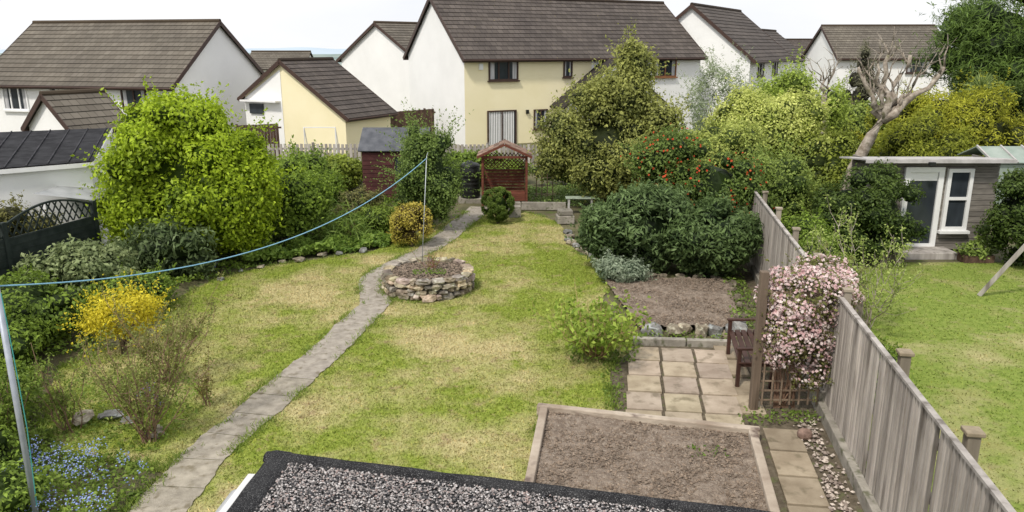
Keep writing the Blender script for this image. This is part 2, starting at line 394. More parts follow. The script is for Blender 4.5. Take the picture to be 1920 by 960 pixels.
def samp(rng,poly,n):
    a=np.array(poly); lo=a.min(0); hi=a.max(0); out=[]; tot=0
    while tot<n:
        P=rng.uniform(lo,hi,(n*2,2)); P=P[inpoly(P,poly)]; out.append(P); tot+=len(P)
    return np.concatenate(out)[:n]
def cover(name,label,poly,n,h,leaf,cols,asp=.6,upr=.8,kind='stuff',mat='leaf',clump=None,cat='plants',z0=0):
    SEED[0]+=1; rng=np.random.default_rng(SEED[0]); P=samp(rng,poly,n)
    hh=np.array([.5+.9*mnoise.noise(Vector((p[0]*1.6,p[1]*1.6,SEED[0]))) for p in P]); hh=np.clip(hh,.08,1)
    z=z0+.01+hh*h*rng.uniform(.4,1,n)
    P3=np.column_stack([P,z]); NN=unit(rng.normal(size=(n,3))*.6+np.array([0,0,upr]))
    t=hh*.6+rng.uniform(-.2,.6,n); C=lerpc(cols[0],cols[1],t)
    return npmesh(name,[(leafquads(rng,P3,NN,leaf*rng.uniform(.6,1.3,n),asp),C)],mat,base=(float(P[:,0].mean()),float(P[:,1].mean()),z0),label=label,cat=cat,kind=kind)
def sheet(name,poly,z,mat,kind='structure',label=None,cat=None):
    mb=MB(); mb.raw([(p[0],p[1],z) for p in poly],[tuple(range(len(poly)))])
    return mb.build(name,mat,center=False,kind=kind,label=label,cat=cat)
# ---------------------------------------------------------------- camera, light
cam=bpy.data.cameras.new('camera'); co=bpy.data.objects.new('camera',cam); COL.objects.link(co)
cam.sensor_width=36; cam.lens=27.7; cam.clip_end=20000; cam.clip_start=.1
co.location=(0,0,5); co.rotation_euler=(math.radians(90-14.9),0,0); S.camera=co
SE,SA=52,212
w=bpy.data.worlds.new('World'); S.world=w; w.use_nodes=True; nt=w.node_tree
bg=nt.nodes['Background']; sk=N(nt,'ShaderNodeTexSky'); sk.sky_type='NISHITA'; sk.sun_disc=False
sk.sun_elevation=math.radians(SE); sk.sun_rotation=math.radians(SA); sk.air_density=1; sk.dust_density=3; sk.ozone_density=1
tc=N(nt,'ShaderNodeTexCoord'); mp=N(nt,'ShaderNodeMapping'); mp.inputs['Scale'].default_value=(1.2,1.2,4); nt.links.new(tc.outputs['Generated'],mp.inputs[0])
nz=N(nt,'ShaderNodeTexNoise'); nz.inputs['Scale'].default_value=2.2; nz.inputs['Detail'].default_value=6; nt.links.new(mp.outputs[0],nz.inputs[0])
cr=N(nt,'ShaderNodeValToRGB'); cr.color_ramp.elements[0].position=.3; cr.color_ramp.elements[1].position=.7
cr.color_ramp.elements[0].color=(9.6,9.9,10.5,1); cr.color_ramp.elements[1].color=(11.4,11.4,11.5,1); nt.links.new(nz.outputs[0],cr.inputs[0])
mx=N(nt,'ShaderNodeMixRGB'); mx.inputs[0].default_value=.92; nt.links.new(sk.outputs[0],mx.inputs[1]); nt.links.new(cr.outputs[0],mx.inputs[2])
nt.links.new(mx.outputs[0],bg.inputs[0]); bg.inputs[1].default_value=.1
sl=bpy.data.lights.new('sun','SUN'); sl.energy=2.9; sl.angle=math.radians(6); sl.color=(1,.94,.84)
so=bpy.data.objects.new('sun',sl); COL.objects.link(so)
dirv=Vector((math.sin(math.radians(SA))*math.cos(math.radians(SE)),math.cos(math.radians(SA))*math.cos(math.radians(SE)),math.sin(math.radians(SE))))
so.rotation_euler=dirv.to_track_quat('Z','Y').to_euler(); so.location=(-10,-10,30)
S.view_settings.view_transform='Standard'; S.view_settings.look='None'; S.view_settings.exposure=0
# ---------------------------------------------------------------- ground
def sm(x): x=max(0,min(1,x)); return x*x*(3-2*x)
def gz(x,y):
    z=-1.35*sm((-x-11)/5)*sm((y-20)/10)
    if y>62: z-=50*(1-math.exp(-(y-62)/250))
    return z
xs=[-9000,-5000,-2500,-1200,-600,-300,-150,-80,-50]+list(np.arange(-35,36,1.5))+[50,80,150,300,600,1200,2500,5000,9000]
ys=[-60,-20,-5]+list(np.arange(2,62,1.5))+[62,70,80,95,120,150,200,280,400,600,900,1400,2200,3500,6000,9000]
mb=MB(); V=[];F=[];nx=len(xs)
for y in ys:
    for x in xs:
        V.append((x,y,gz(x,y)-(.02 if (abs(x)<30 and y<40) else 0)))
for j in range(len(ys)-1):
    for i in range(nx-1): F.append((j*nx+i,j*nx+i+1,(j+1)*nx+i+1,(j+1)*nx+i))
mb.raw(V,F)
mb.C=[(1,1,1) if v[1]<60 else (1.6,1.7,1.9) if v[1]<800 else (2.4,2.7,4.1) for v in V]  # distant vertices paled and blued: aerial haze painted into the ground colour
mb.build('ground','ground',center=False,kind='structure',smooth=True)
M['hill']=pmat('hazy_hill_fields',(.24,.30,.28),(.36,.40,.36),.004,rough=1,c3=(.18,.24,.24),s3=.012,spec=0)  # both hill materials carry distance haze in their base colour
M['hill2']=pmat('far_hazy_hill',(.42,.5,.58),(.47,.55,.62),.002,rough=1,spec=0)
for nm,Y,zb,amp,mt in(('hills',2600,-18,16,'hill'),('hills',5200,-12,26,'hill2')):
    mb=MB(); V=[];F=[]
    X=np.linspace(-6500,6500,260)
    for i,x in enumerate(X):
        n=mnoise.noise(Vector((x/900,Y*.01,0)))+.4*mnoise.noise(Vector((x/250,Y*.02,3)))
        V+= [(x,Y-700,-75),(x,Y,zb+amp*n),(x,Y+600,-70)]
    for i in range(len(X)-1):
        a=i*3; F+=[(a,a+3,a+4,a+1),(a+1,a+4,a+5,a+2)]
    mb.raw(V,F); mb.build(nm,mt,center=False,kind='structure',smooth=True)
# lawn
lawn=[(-4.2,5.5),(-4.2,7.6),(-4.15,8.5),(-4.6,8.8),(-5.6,8.9),(-6.4,9.8),(-6.9,10.8),(-7.3,11.8),(-6.9,12.6),(-6.5,13.4),(-6.5,14.1),(-6.9,15.0),(-6.8,16.0),(-6.5,17.0),(-5.7,17.9),(-4.7,18.5),(-3.5,19.3),(-2.9,20.6),(-2.3,22),(-1.8,23.1),(-1.3,24.2),(-.3,24.3),(.66,23.9),(1.3,22.8),(1.5,21.5),(1.5,19.9),(1.75,18.9),(2.25,18.2),(2.4,16.8),(1.9,15.6),(1.75,14.6),(2.0,13.4),(2.1,12.6),(1.6,11.9),(1.48,11.0),(1.42,10.2),(1.45,9.9),(.5,10.1),(.3,9.5),(.1,8),(0,5.5)]
sheet('lawn',lawn,.0,'lawn')
FX=lambda y:2.79+.16*y
nlawn=[(FX(4)+.1,4),(FX(12)+.2,12),(FX(17)+1.3,17),(9.0,18.2),(13,18.2),(22,17.5),(22,4)]
sheet('neighbour_lawn',nlawn,.0,'lawn2')
# path
pc=[(-3.96,7.0,.66),(-3.95,7.73,.66),(-3.9,8.4,.62),(-3.85,9.04,.62),(-3.7,9.76,.63),(-3.53,10.6,.64),(-3.34,11.57,.64),(-3.1,12.72,.62),(-2.9,14.09,.62),(-2.76,15.05,.6),(-2.9,15.75,.56),(-3.1,16.55,.53),(-3.0,17.4,.48),(-2.6,18.4,.48),(-2.1,19.6,.58),(-1.75,21.0,.65),(-1.5,22.4,.7),(-1.2,23.6,.7),(-.95,24.9,.8)]
def cat(p,n):
    out=[]
    for i in range(len(p)-1):
        a=p[max(i-1,0)];b=p[i];c=p[i+1];d=p[min(i+2,len(p)-1)]
        for k in range(n):
            t=k/n; out.append(tuple(.5*((2*b[q])+(-a[q]+c[q])*t+(2*a[q]-5*b[q]+4*c[q]-d[q])*t*t+(-a[q]+3*b[q]-3*c[q]+d[q])*t**3) for q in range(3)))
    out.append(tuple(p[-1])); return out
pp=cat(pc,14)
mb=MB(); acc=0; col=(1,1,1); pathpoly_l=[];pathpoly_r=[]
prev=None
for i,(x,y,wd) in enumerate(pp):
    q=pp[min(i+1,len(pp)-1)]; p0=pp[max(i-1,0)]; d=Vector((q[0]-p0[0],q[1]-p0[1])).normalized(); nrm=Vector((-d.y,d.x))
    e1=.05*mnoise.noise(Vector((x*2,y*2,0)))+.03*mnoise.noise(Vector((x*9,y*9,0))); e2=.05*mnoise.noise(Vector((x*2,y*2,9)))+.03*mnoise.noise(Vector((x*9,y*9,7)))
    l=(x+nrm.x*(wd/2+e1),y+nrm.y*(wd/2+e1)); r=(x-nrm.x*(wd/2+e2),y-nrm.y*(wd/2+e2))
    pathpoly_l.append(l); pathpoly_r.append(r)
    if prev:
        pl,pr,px,py=prev; L=math.hypot(x-px,y-py); acc+=L
        if y<12 and acc>.62:
            acc=0; g=R.uniform(.85,1.1); col=(g,g,g*R.uniform(.95,1.02))
            f=.2; a=(pl[0]+(l[0]-pl[0])*f,pl[1]+(l[1]-pl[1])*f); b=(pr[0]+(r[0]-pr[0])*f,pr[1]+(r[1]-pr[1])*f)
            mb.raw([(pl[0],pl[1],.014),(pr[0],pr[1],.014),(b[0],b[1],.014),(a[0],a[1],.014)],[(0,1,2,3)],(.42,.44,.3)); pl,pr=a,b
        mb.raw([(pl[0],pl[1],.018),(pr[0],pr[1],.018),(r[0],r[1],.018),(l[0],l[1],.018)],[(0,1,2,3)],col)
    prev=(l,r,x,y)
mb.build('path','pathm',center=False,kind='structure')
ppoly=pathpoly_l+pathpoly_r[::-1]
# grass blades
def blades(name,poly,n,hmin,hmax,mat,excl=(),seed=1,w=.008):
    rng=np.random.default_rng(seed); P=samp(rng,poly,n)
    for e in excl: P=P[~inpoly(P,e)]
    n=len(P); h=rng.uniform(hmin,hmax,n); a=rng.uniform(0,6.28,n); lean=rng.uniform(.3,1.5,n)*h
    b=np.column_stack([P,np.zeros(n)]); t=rng.uniform(0,6.28,n); ww=rng.uniform(.6,1.3,n)*w
    dv=np.column_stack([np.cos(t)*ww,np.sin(t)*ww,np.zeros(n)])
    tip=b+np.column_stack([np.cos(a)*lean,np.sin(a)*lean,h])
    C=rng.uniform(.72,1.32,(n,1))*np.ones((1,3)); st=rng.uniform(0,1,n)<.1; C[st]*=np.array([1.25,1.08,1.0])
    return npmesh(name,[(np.stack([b-dv,b+dv,tip],1),C)],mat,kind='stuff',label='short patchy green and straw lawn grass',cat='grass')
cxp,cyp,crp=-1.79,16.1,.97
circ=[(cxp+crp*math.cos(a),cyp+crp*math.sin(a)) for a in np.linspace(0,6.28,30)[:-1]]
blades('grass',lawn,260000,.012,.036,'lawn',[ppoly,circ],1)
o=blades('grass',nlawn,90000,.012,.036,'lawn2',[],2,w=.011); o['label']='green mown grass in the garden beyond the fence'
rng=np.random.default_rng(5)
edge=[p for p in pathpoly_l+pathpoly_r]+[ (lawn[i][0]+(lawn[i+1][0]-lawn[i][0])*t,lawn[i][1]+(lawn[i+1][1]-lawn[i][1])*t) for i in range(2,38) for t in np.linspace(0,1,12)]+[(cxp+1.0*math.cos(a),cyp+1.0*math.sin(a)) for a in np.linspace(0,6.28,70)]
E=np.array(edge); n=23000; P=E[rng.choice(len(E),n)]+rng.normal(size=(n,2))*.06
cl=np.array([mnoise.noise(Vector((p[0]*1.8,p[1]*1.8,4))) for p in P]); P=P[cl>-.05]; n=len(P)
h=rng.uniform(.03,.09,n); a=rng.uniform(0,6.28,n); b=np.column_stack([P,np.zeros(n)]); tt=rng.uniform(0,6.28,n)
dv=np.column_stack([np.cos(tt),np.sin(tt),np.zeros(n)])*.008; tip=b+np.column_stack([np.cos(a)*h*.8,np.sin(a)*h*.8,h])
npmesh('grass_tufts',[(np.stack([b-dv,b+dv,tip],1),lerpc((.14,.22,.03),(.32,.4,.08),rng.uniform(0,1,n)))],'leaf',kind='stuff',label='longer green tufts along the path and bed edges',cat='grass')
# ---------------------------------------------------------------- stone planter
pl=thing('stone_planter','round dry stone planter with soil on the lawn','planter',(cxp,cyp,0))
mb=MB(); rr=random.Random(3); zc=0
mb.lathe((cxp,cyp,0),[(.84,0),(.84,.38),(.8,.38)],24,(.25,.22,.18))
for ci,hh in enumerate((.135,.10,.12,.10)):
    a=rr.uniform(0,1)
    a0=a
    while a<a0+2*math.pi-.1:
        wd=rr.uniform(.11,.36); da=wd/.9
        if a+da>a0+2*math.pi: da=a0+2*math.pi-a; wd=da*.9
        am=a+da/2; rad=.87+rr.uniform(-.035,.03)
        g=rr.choice((.55,.75,.95,1.15,1.35)); c=(g*rr.uniform(.95,1.12),g,g*rr.uniform(.8,1.08))
        mb.rock((cxp+rad*math.cos(am),cyp+rad*math.sin(am),zc+hh/2+rr.uniform(-.015,.02)),(wd*.97,rr.uniform(.2,.26),hh*rr.uniform(.8,1.15)),am+math.pi/2+rr.uniform(-.08,.08),rr.uniform(.45,.75),c,rr.random()*99,.5)
        a+=da
    zc+=hh*.97
mb.build('wall','stone',pl)
mb=MB(); mb.lathe((cxp,cyp,0),[(.80,.3),(.78,.37),(.0001,.37)],24,(.9,.85,.8)); mb.build('inner_fill','soil',pl)
def clods(rng,P,smin,smax,c0=(.7,.7,.7),c1=(1.3,1.25,1.2)):
    n=len(P); O=np.array([(1,0,0),(0,1,0),(-1,0,0),(0,-1,0),(0,0,1),(0,0,-1)],float)
    F=np.array([(0,1,4),(1,2,4),(2,3,4),(3,0,4),(1,0,5),(2,1,5),(3,2,5),(0,3,5)])
    V=O[None]*rng.uniform(smin,smax,(n,1,1))*rng.uniform(.6,1.3,(n,6,1))
    a=rng.uniform(0,6.28,n); ca,sa=np.cos(a)[:,None],np.sin(a)[:,None]
    V=np.stack([V[...,0]*ca-V[...,1]*sa,V[...,0]*sa+V[...,1]*ca,V[...,2]*.75],-1)+P[:,None]
    T=V[:,F].reshape(-1,3,3); C=np.repeat(lerpc(c0,c1,rng.uniform(0,1,n)),8,0); return T,C
rng=np.random.default_rng(9)
a=rng.uniform(0,6.28,1700); r=np.sqrt(rng.uniform(0,1,1700))*.8
npmesh('soil',[clods(rng,np.column_stack([cxp+r*np.cos(a),cyp+r*np.sin(a),np.full(1700,.375)+.05*(1-r)]),.01,.028)],'soil',pl)
twiggy('fuchsia_plant','small sparse twiggy plant growing in the stone planter','plant',cxp+.05,cyp+.1,.5,.38,18,2,190,.04,((.08,.13,.03),(.28,.36,.08)),r=.006,z0=.36,scol=(1.2,.8,.7))
cover('weeds','low green weeds on the planter soil',[(cxp-.3,cyp-.4),(cxp+.4,cyp-.4),(cxp+.4,cyp+.1),(cxp-.3,cyp)],200,.06,.045,((.1,.18,.02),(.26,.38,.07)),z0=.4)
# ---------------------------------------------------------------- clothes line
P0=Vector((-5.08,7.42,2.72)); P1=Vector((-1.8,16.6,2.72))
t=thing('clothes_pole','galvanised grey metal clothes pole with a cap','pole',(-5.08,7.42,0))
MB().tube([(-5.08,7.42,-.1),(-5.08,7.42,2.78)],.03,14).build('pole','metal',t,smooth=True)
MB().lathe((-5.08,7.42,2.78),[(.034,0),(.034,.03),(.01,.045)],14).build('cap','black',t)
pts=[]
for i in range(41):
    k=i/40; p=P0.lerp(P1,k); p.z-=.62*4*k*(1-k); pts.append(p)
MB().tube(pts,.008,6).build('washing_line','line',label='sagging pale blue washing line strung between poles',cat='washing line',smooth=True)
MB().tube([(-5.03,7.40,2.65),(-5.0,7.38,2.0),(-4.99,7.38,1.2),(-5.03,7.38,.3)],.005,5).build('hanging_cord','teal',label='thin teal cord hanging down the clothes pole',cat='cord')
t=thing('line_prop','slim pale line prop standing in the stone planter','pole',(-1.97,16.55,.36))
MB().tube([(-1.97,16.55,.3),(-1.8,16.6,2.76)],.008,8,(1.2,1.2,1.1)).build('shaft','metal',t,smooth=True)
MB().tube([(-1.8,16.6,2.76),(-1.77,16.6,2.84)],.008,6).build('fork','metal',t)
# ---------------------------------------------------------------- flat roof
A=(-1.62,4.75);B=(3.0,3.70);Cc=(3.0,1.2);D=(-1.9,1.2)
t=thing('extension_building','flat roofed extension with black felt edges and stone chippings','building',(0,3,0))
def prism(mb,poly,z0,z1,col=None):
    n=len(poly); V=[(p[0],p[1],z0) for p in poly]+[(p[0],p[1],z1) for p in poly]
    return mb.raw(V,[tuple(range(n))[::-1],tuple(range(n,2*n))]+[(i,(i+1)%n,n+(i+1)%n,n+i) for i in range(n)],col)
prism(MB(),[(-1.5,4.55),(2.9,3.55),(2.9,1.3),(-1.75,1.3)],-.1,2.2).build('wall','white',t)
prism(MB(),[A,B,Cc,D],2.24,2.36).build('roof_deck','felt',t)
d=Vector((B[0]-A[0],B[1]-A[1],0)).normalized(); nn=Vector((d.y,-d.x,0))
dl=Vector((D[0]-A[0],D[1]-A[1],0)).normalized(); nl=Vector((-dl.y,dl.x,0))
def feltstrip(p,q,inn,w_,h_,seed):
    mb=MB(); V=[];F=[]; n=90; m=7
    for i in range(n+1):
        b=p.lerp(q,i/n)
        for j in range(m):
            u=j/(m-1); hz=h_*math.sin(math.pi*(.12+.8*u))**.6 if j not in(0,m-1) else (-.09 if j==0 else -.005)
            nz_=.007*mnoise.noise(Vector((b.x*6+seed,b.y*6,u*3)))
            wv_=w_*u+.012*mnoise.noise(Vector((b.x*3+seed,b.y*3,5)))*(u>.5)
            V.append(b+inn*wv_+Vector((0,0,hz+nz_)))
    for i in range(n):
        for j in range(m-1): k=i*m+j; F.append((k,k+1,k+m+1,k+m))
    return mb.raw(V,F)
a3=Vector((A[0],A[1],2.365)); b3=Vector((B[0],B[1],2.365)); d3=Vector((D[0],D[1],2.366))
feltstrip(a3-nn*.012,b3-nn*.012,nn,.10,.035,1).build('felt_edging','felt',t,smooth=True)
feltstrip(a3-nl*.012,d3-nl*.012,nl,.19,.03,8).build('felt_edging','felt',t,smooth=True)
MB().beam(Vector((A[0],A[1],2.2))-nn*.002+dl*.02,Vector((B[0],B[1],2.2))-nn*.002,.02,.16).build('fascia','upvc',t)
MB().beam(Vector((A[0],A[1],2.22))-nl*.06+dl*.12,Vector((D[0],D[1],2.22))-nl*.06,.09,.14,col=(.8,.8,.8)).build('fascia','upvc',t,bevel=.01)
MB().tube([Vector((A[0],A[1],2.17))-nl*.16+dl*.2,Vector((D[0],D[1],2.17))-nl*.16],.045,10,(.8,.8,.8)).build('gutter','upvc',t,smooth=True)
rng=np.random.default_rng(12)
ip=[(A[0]+.16,A[1]-.12),(B[0],B[1]-.10),(B[0],3.2),(A[0]+.06,3.2)]
Pq=samp(rng,ip,38000); n=len(Pq)
T1,C1=clods(rng,np.column_stack([Pq,np.full(n,2.366)+rng.uniform(0,.012,n)]),.0038,.0105)
cc=np.array([(.40,.37,.36),(.28,.25,.24),(.06,.06,.065),(.56,.53,.52),(.15,.14,.14),(.035,.035,.035),(.36,.28,.26)])[rng.choice(7,n,p=[.2,.19,.2,.1,.15,.08,.08])]
M['chip']=leafmat('stone_chippings',0,.7,.3)
npmesh('chippings',[(T1,np.repeat(cc,8,0))],'chip',t,kind='stuff')
# ---------------------------------------------------------------- raised bed
def bilin(c,u,v): return [c[0][k]*(1-u)*(1-v)+c[1][k]*u*(1-v)+c[2][k]*u*v+c[3][k]*(1-u)*v for k in range(2)]
def soilbed(parent,c,z,amp,nu,nv,ncl,seed,mat='soil'):
    mb=MB();V=[];F=[]
    for j in range(nv+1):
        for i in range(nu+1):
            x,y=bilin(c,i/nu,j/nv); V.append((x,y,z+amp*(mnoise.noise(Vector((x*2,y*2,seed)))+.7*mnoise.noise(Vector((x*8,y*8,seed)))+.5*mnoise.noise(Vector((x*22,y*22,seed))))))
    for j in range(nv):
        for i in range(nu): k=j*(nu+1)+i; F.append((k,k+1,k+nu+2,k+nu+1))
    mb.raw(V,F).build('soil',mat,parent,smooth=True)
    rng=np.random.default_rng(seed); uv=rng.uniform(.01,.99,(ncl,2)); P=np.array([bilin(c,u,v) for u,v in uv])
    npmesh('soil_clods',[clods(rng,np.column_stack([P,np.full(ncl,z+amp*.2)]),.005,.025)],mat,parent,kind='stuff')
t=thing('raised_bed','raised vegetable bed edged with weathered timbers full of bare soil','raised bed',(1.7,9,0))
rb=[(.02,6.7),(2.68,6.6),(3.14,9.38),(.45,10.05)]
soilbed(t,rb,.11,.03,110,110,9000,4)
def tim(p,q,w=.11,h=.19,e=.06):
    d=(Vector(q)-Vector(p)).normalized()*e
    return (p[0]-d.x,p[1]-d.y,h/2),(q[0]+d.x,q[1]+d.y,h/2),w,h
for a_,b_,e in((rb[3],rb[2],.1),(rb[2],rb[1],-.07),(rb[1],rb[0],.1),(rb[0],rb[3],-.07)):
    MB().beam(*tim(a_,b_,e=e)).build('timber','oldtimber',t,bevel=.015)
cover('weeds','sparse green seedlings on the vegetable bed soil',[(2.2,8.7),(2.7,8.7),(2.7,9.0),(2.2,9.0)],50,.05,.04,((.07,.14,.02),(.2,.3,.05)),z0=.11)
# ---------------------------------------------------------------- patio paving
mb=MB(); rr=random.Random(8)
ux=Vector((.99,-.12,0)); uy=Vector((.16,.987,0)); org=Vector((1.52,9.62,0))
for j in range(5):
    for i in range(3):
        c=org+ux*(.25+.55*i)+uy*(.30+.615*j)
        g=rr.uniform(.88,1.12)
        mb.box((c.x,c.y,.02+rr.uniform(0,.004)),(.5,.565,.05),math.atan2(ux.y,ux.x)+rr.uniform(-.01,.01),(g,g*rr.uniform(.95,1),g*rr.uniform(.9,1)))
for (x,y,sx,sy,rz) in((3.4,10.4,.4,.6,-.12),(3.45,11.0,.42,.6,-.12),(3.55,11.75,.42,.6,-.1),(3.65,12.5,.42,.7,-.1)):
    g=rr.uniform(.75,.95); mb.box((x,y,.012),(sx,sy,.045),rz,(g,g*.97,g*.9))
for k in range(6):
    y=9.35-.62*k; g=rr.uniform(.7,.95); mb.box((FX(y)-.72,y,.015),(.46,.58,.04),-.14,(g,g*.97,g*.9))
for k in range(5): 
    g=rr.uniform(.6,.85); mb.box((3.95+.05*k,13.4+.62*k,.015),(.42,.58,.04),-.1,(g,g*.97,g*.9))
mb.build('paving','slab',center=False,kind='structure',bevel=.006)
M['grit']=pmat('dark_gritty_soil',(.085,.068,.045),(.17,.14,.1),9,bump=1,bscale=45,c3=(.13,.14,.06),s3=6)
sheet('gravel_strip',[(1.4,9.6),(FX(6)-.1,6),(FX(19)-.1,19),(4.6,19),(3.9,13),(2.2,12.9),(1.45,12.0)],-.006,'grit')
t=thing('kerb_edging','weathered concrete edging kerb at the end of the patio','edging',(2.9,12.75,0))
MB().box((2.55,12.82,.05),(.9,.12,.14),-.08).build('kerb','concrete',t,bevel=.01)
MB().box((3.42,12.75,.05),(.8,.12,.13),-.08).build('kerb','concrete',t,bevel=.01)
t=thing('soil_bed','bare dug soil bed bordered with rough stones','flower bed',(3,15,0))
ub=[(2.3,13.5),(4.15,13.4),(4.7,16.5),(2.0,16.6)]
soilbed(t,ub,.1,.05,80,80,4500,6)
rr=random.Random(15)
def stone_row(pts,n,smin,smax,label,group,dark=.8,zs=.8,mat='stone',jit=.05):
    L=[Vector(p) for p in pts]
    for i in range(n):
        k=(i+.5+rr.uniform(-.3,.3))/n*(len(L)-1); a=int(k); p=L[a].lerp(L[min(a+1,len(L)-1)],k-a); s=rr.uniform(smin,smax); g=rr.uniform(.75,1.25)*dark
        bl=rr.random()<.4
        mb=MB(); mb.rock((p.x+rr.uniform(-jit,jit),p.y+rr.uniform(-jit,jit),s*.22),(s*rr.uniform(.9,1.4),s*rr.uniform(.7,1),s*zs),rr.uniform(0,3),.7,(g*(.75 if bl else 1),g*(.85 if bl else .98),g*(1.0 if bl else .9)),rr.random()*99,.5)
        mb.build('edging_stone',mat,smooth=False,label=label,cat='stone',group=group)
stone_row([(2.25,13.45),(3.2,13.35),(4.2,13.3)],8,.24,.36,'rough blue grey stone edging the soil bed','stones edging the soil bed',1.0)
stone_row([(1.85,16.7),(3.3,16.8),(4.7,16.6)],8,.18,.26,'rough tan stone at the top of the soil bed','stones edging the soil bed')
stone_row([(4.2,13.4),(4.5,15),(4.75,16.5)],6,.15,.24,'small mossy stone beside the soil bed','stones edging the soil bed',.7)
stone_row([(1.5,21.4),(1.55,20),(1.8,19),(2.3,18.2)],10,.16,.3,'low grey stone edging the shrub border','stones edging the shrub border',1.0,.6)
stone_row([(-6.7,16.5),(-6.2,17.4),(-5.3,18.2),(-4.4,18.8),(-3.6,19.3)],8,.12,.26,'small pale stone edging the planted border','stones edging the planted border',.95,.45,jit=.15)
stone_row([(-6.0,10.0),(-5.4,9.9),(-4.7,9.4)],4,.2,.32,'flat grey stone set among the rose bushes','stones among the roses',.8,.25,jit=.1)
# ---------------------------------------------------------------- right fence
t=thing('slatted_fence','long weathered grey vertical slatted timber garden fence','fence',(FX(10),10,0))
ys_=[4.55+1.82*i for i in range(9)]
rr=random.Random(21)
for i in range(8):
    y0,y1=ys_[i],ys_[i+1]; top=1.76 if i<3 else 1.7
    mb=MB(); n=24; base=rr.uniform(.92,1.08)
    for k in range(n):
        y=y0+.03+(y1-y0-.06)*(k+.5)/n; g=base*rr.uniform(.7,1.22)
        mb.box((FX(y)+rr.uniform(-.006,.006),y,.12+(top-.12)/2),(.026,.042,top-.12-.02+rr.uniform(-.004,.004)),-.158+rr.uniform(-.03,.03),(g,g*.98,g*.96))
    mb.beam((FX(y0),y0,top),(FX(y1),y1,top),.06,.03,col=(base,base,base))
    for z in(.35,.95,1.5): mb.beam((FX(y0)+.05,y0,z),(FX(y1)+.05,y1,z),.035,.08,col=(.5,.48,.46))
    mb.build('fence_panel','fencewood',t)
for i in range(3,9):
    y=ys_[i]; z=1.86
    mb=MB(); mb.box((FX(y)+.075,y,z/2),(.09,.09,z),-.158,(.75,.7,.62)); mb.box((FX(y)+.075,y,z+.012),(.13,.13,.03),-.158,(.85,.78,.65)); mb.build('fence_post','fencewood',t)
for (y0,y1,w_,h_,zc_) in((4.5,6.9,.1,.24,.07),(6.95,10.2,.1,.22,.06),(10.25,11.2,.12,.36,.1),(11.25,19,.08,.2,.07)):
    MB().beam((FX(y0)-.06,y0,zc_),(FX(y1)-.06,y1,zc_),w_,h_).build('gravel_board','concrete',t,bevel=.01)
for y,off in((5.0,.5),(6.8,.5),(8.8,.5),(10.9,.5)):
    x=FX(y)+off
    t=thing('wooden_post','square weathered timber post with flat cap beyond the fence','post',(x,y,0),'posts beyond the fence')
    MB().box((x,y,.72),(.12,.12,1.44),-.158,(.62,.58,.5)).build('post','fencewood',t,bevel=.008)
    MB().box((x,y,1.465),(.17,.17,.045),-.158,(.8,.72,.55)).build('cap','fencewood',t,bevel=.01)
rng=np.random.default_rng(33); n=420; y=rng.uniform(6,10.0,n); off=rng.normal(size=n)*.08+.33
P=np.column_stack([FX(y)-off,y,rng.uniform(.01,.05,n)])
T1,C1=clods(rng,P,.012,.038)
npmesh('pebbles',[(T1,np.repeat(lerpc((.16,.12,.1),(.6,.52,.45),rng.uniform(0,1,n)),8,0))],'chip',kind='stuff',label='pale shells and pebbles along the fence base',cat='pebbles')
mb=MB(); mb.rock((FX(9.4)-.45,9.4,.08),(.2,.17,.16),0,.9,(.9,.7,.7),3,.05); mb.build('pebble','stone',label='rounded pinkish beach pebble beside the fence',cat='stone',smooth=True)
# trellis
t=thing('trellis','brown timber trellis screen on a tall post','trellis',(3.42,10.25,0))
MB().box((3.42,10.25,1.03),(.11,.11,2.06),0,(.42,.34,.27)).build('post','fencewood',t,bevel=.01)
mb=MB()
for k in range(7): x=3.53+.13*k; mb.box((x,10.24,.95),(.022,.018,1.7))
for k in range(12): mb.box((3.92,10.262,.16+.145*k),(.86,.016,.022))
mb.build('lattice','trellis',t)
# clematis
rng=np.random.default_rng(77)
t=thing('clematis_climber','clematis climber smothered in pale pink blossom on trellis','plant',(4.1,10.6,0))
G=[];FG=[]
for c,rad,n,nf in(((4.08,10.35,1.62),(.68,.5,.46),4200,2900),((3.92,10.2,1.15),(.5,.3,.55),2600,1600),((4.65,11.2,1.62),(.5,.9,.28),2300,1000),((4.1,10.15,.75),(.32,.2,.4),700,280)):
    g,lc,lr,ow=crown(rng,c,rad,n,.055,((.09,.075,.03),(.24,.26,.08)),24,core=False,shoots=26,shootlen=.32); G+=g
    j=rng.choice(len(lc),nf); u=unit(ow[j]*.9+rng.normal(size=(nf,3))*.7+np.array([-.2,-.4,.3])); P=lc[j]+u*lr[j]*rng.uniform(.9,1.3,nf)[:,None]
    cc=lerpc((.66,.42,.43),(.88,.80,.77),rng.uniform(0,1,nf))
    for q in range(2): FG.append((leafquads(rng,P,unit(u+rng.normal(size=(nf,3))*.6),.052*rng.uniform(.6,1.2,nf),.8,.15),cc))
npmesh('foliage',G,'leaf',t); npmesh('flower',FG,'petal',t)
mb=MB()
for k in range(26):
    x=3.95+R.uniform(-.3,.35); mb.tube([(3.9+R.uniform(-.15,.15),10.35,.0),(x,10.3+R.uniform(-.1,.15),.6),(x+R.uniform(-.2,.2),10.35,1.1),(x+R.uniform(-.3,.3),10.4,1.7)],[.012,.01,.008,.005],5)
mb.build('stem','twig',t)
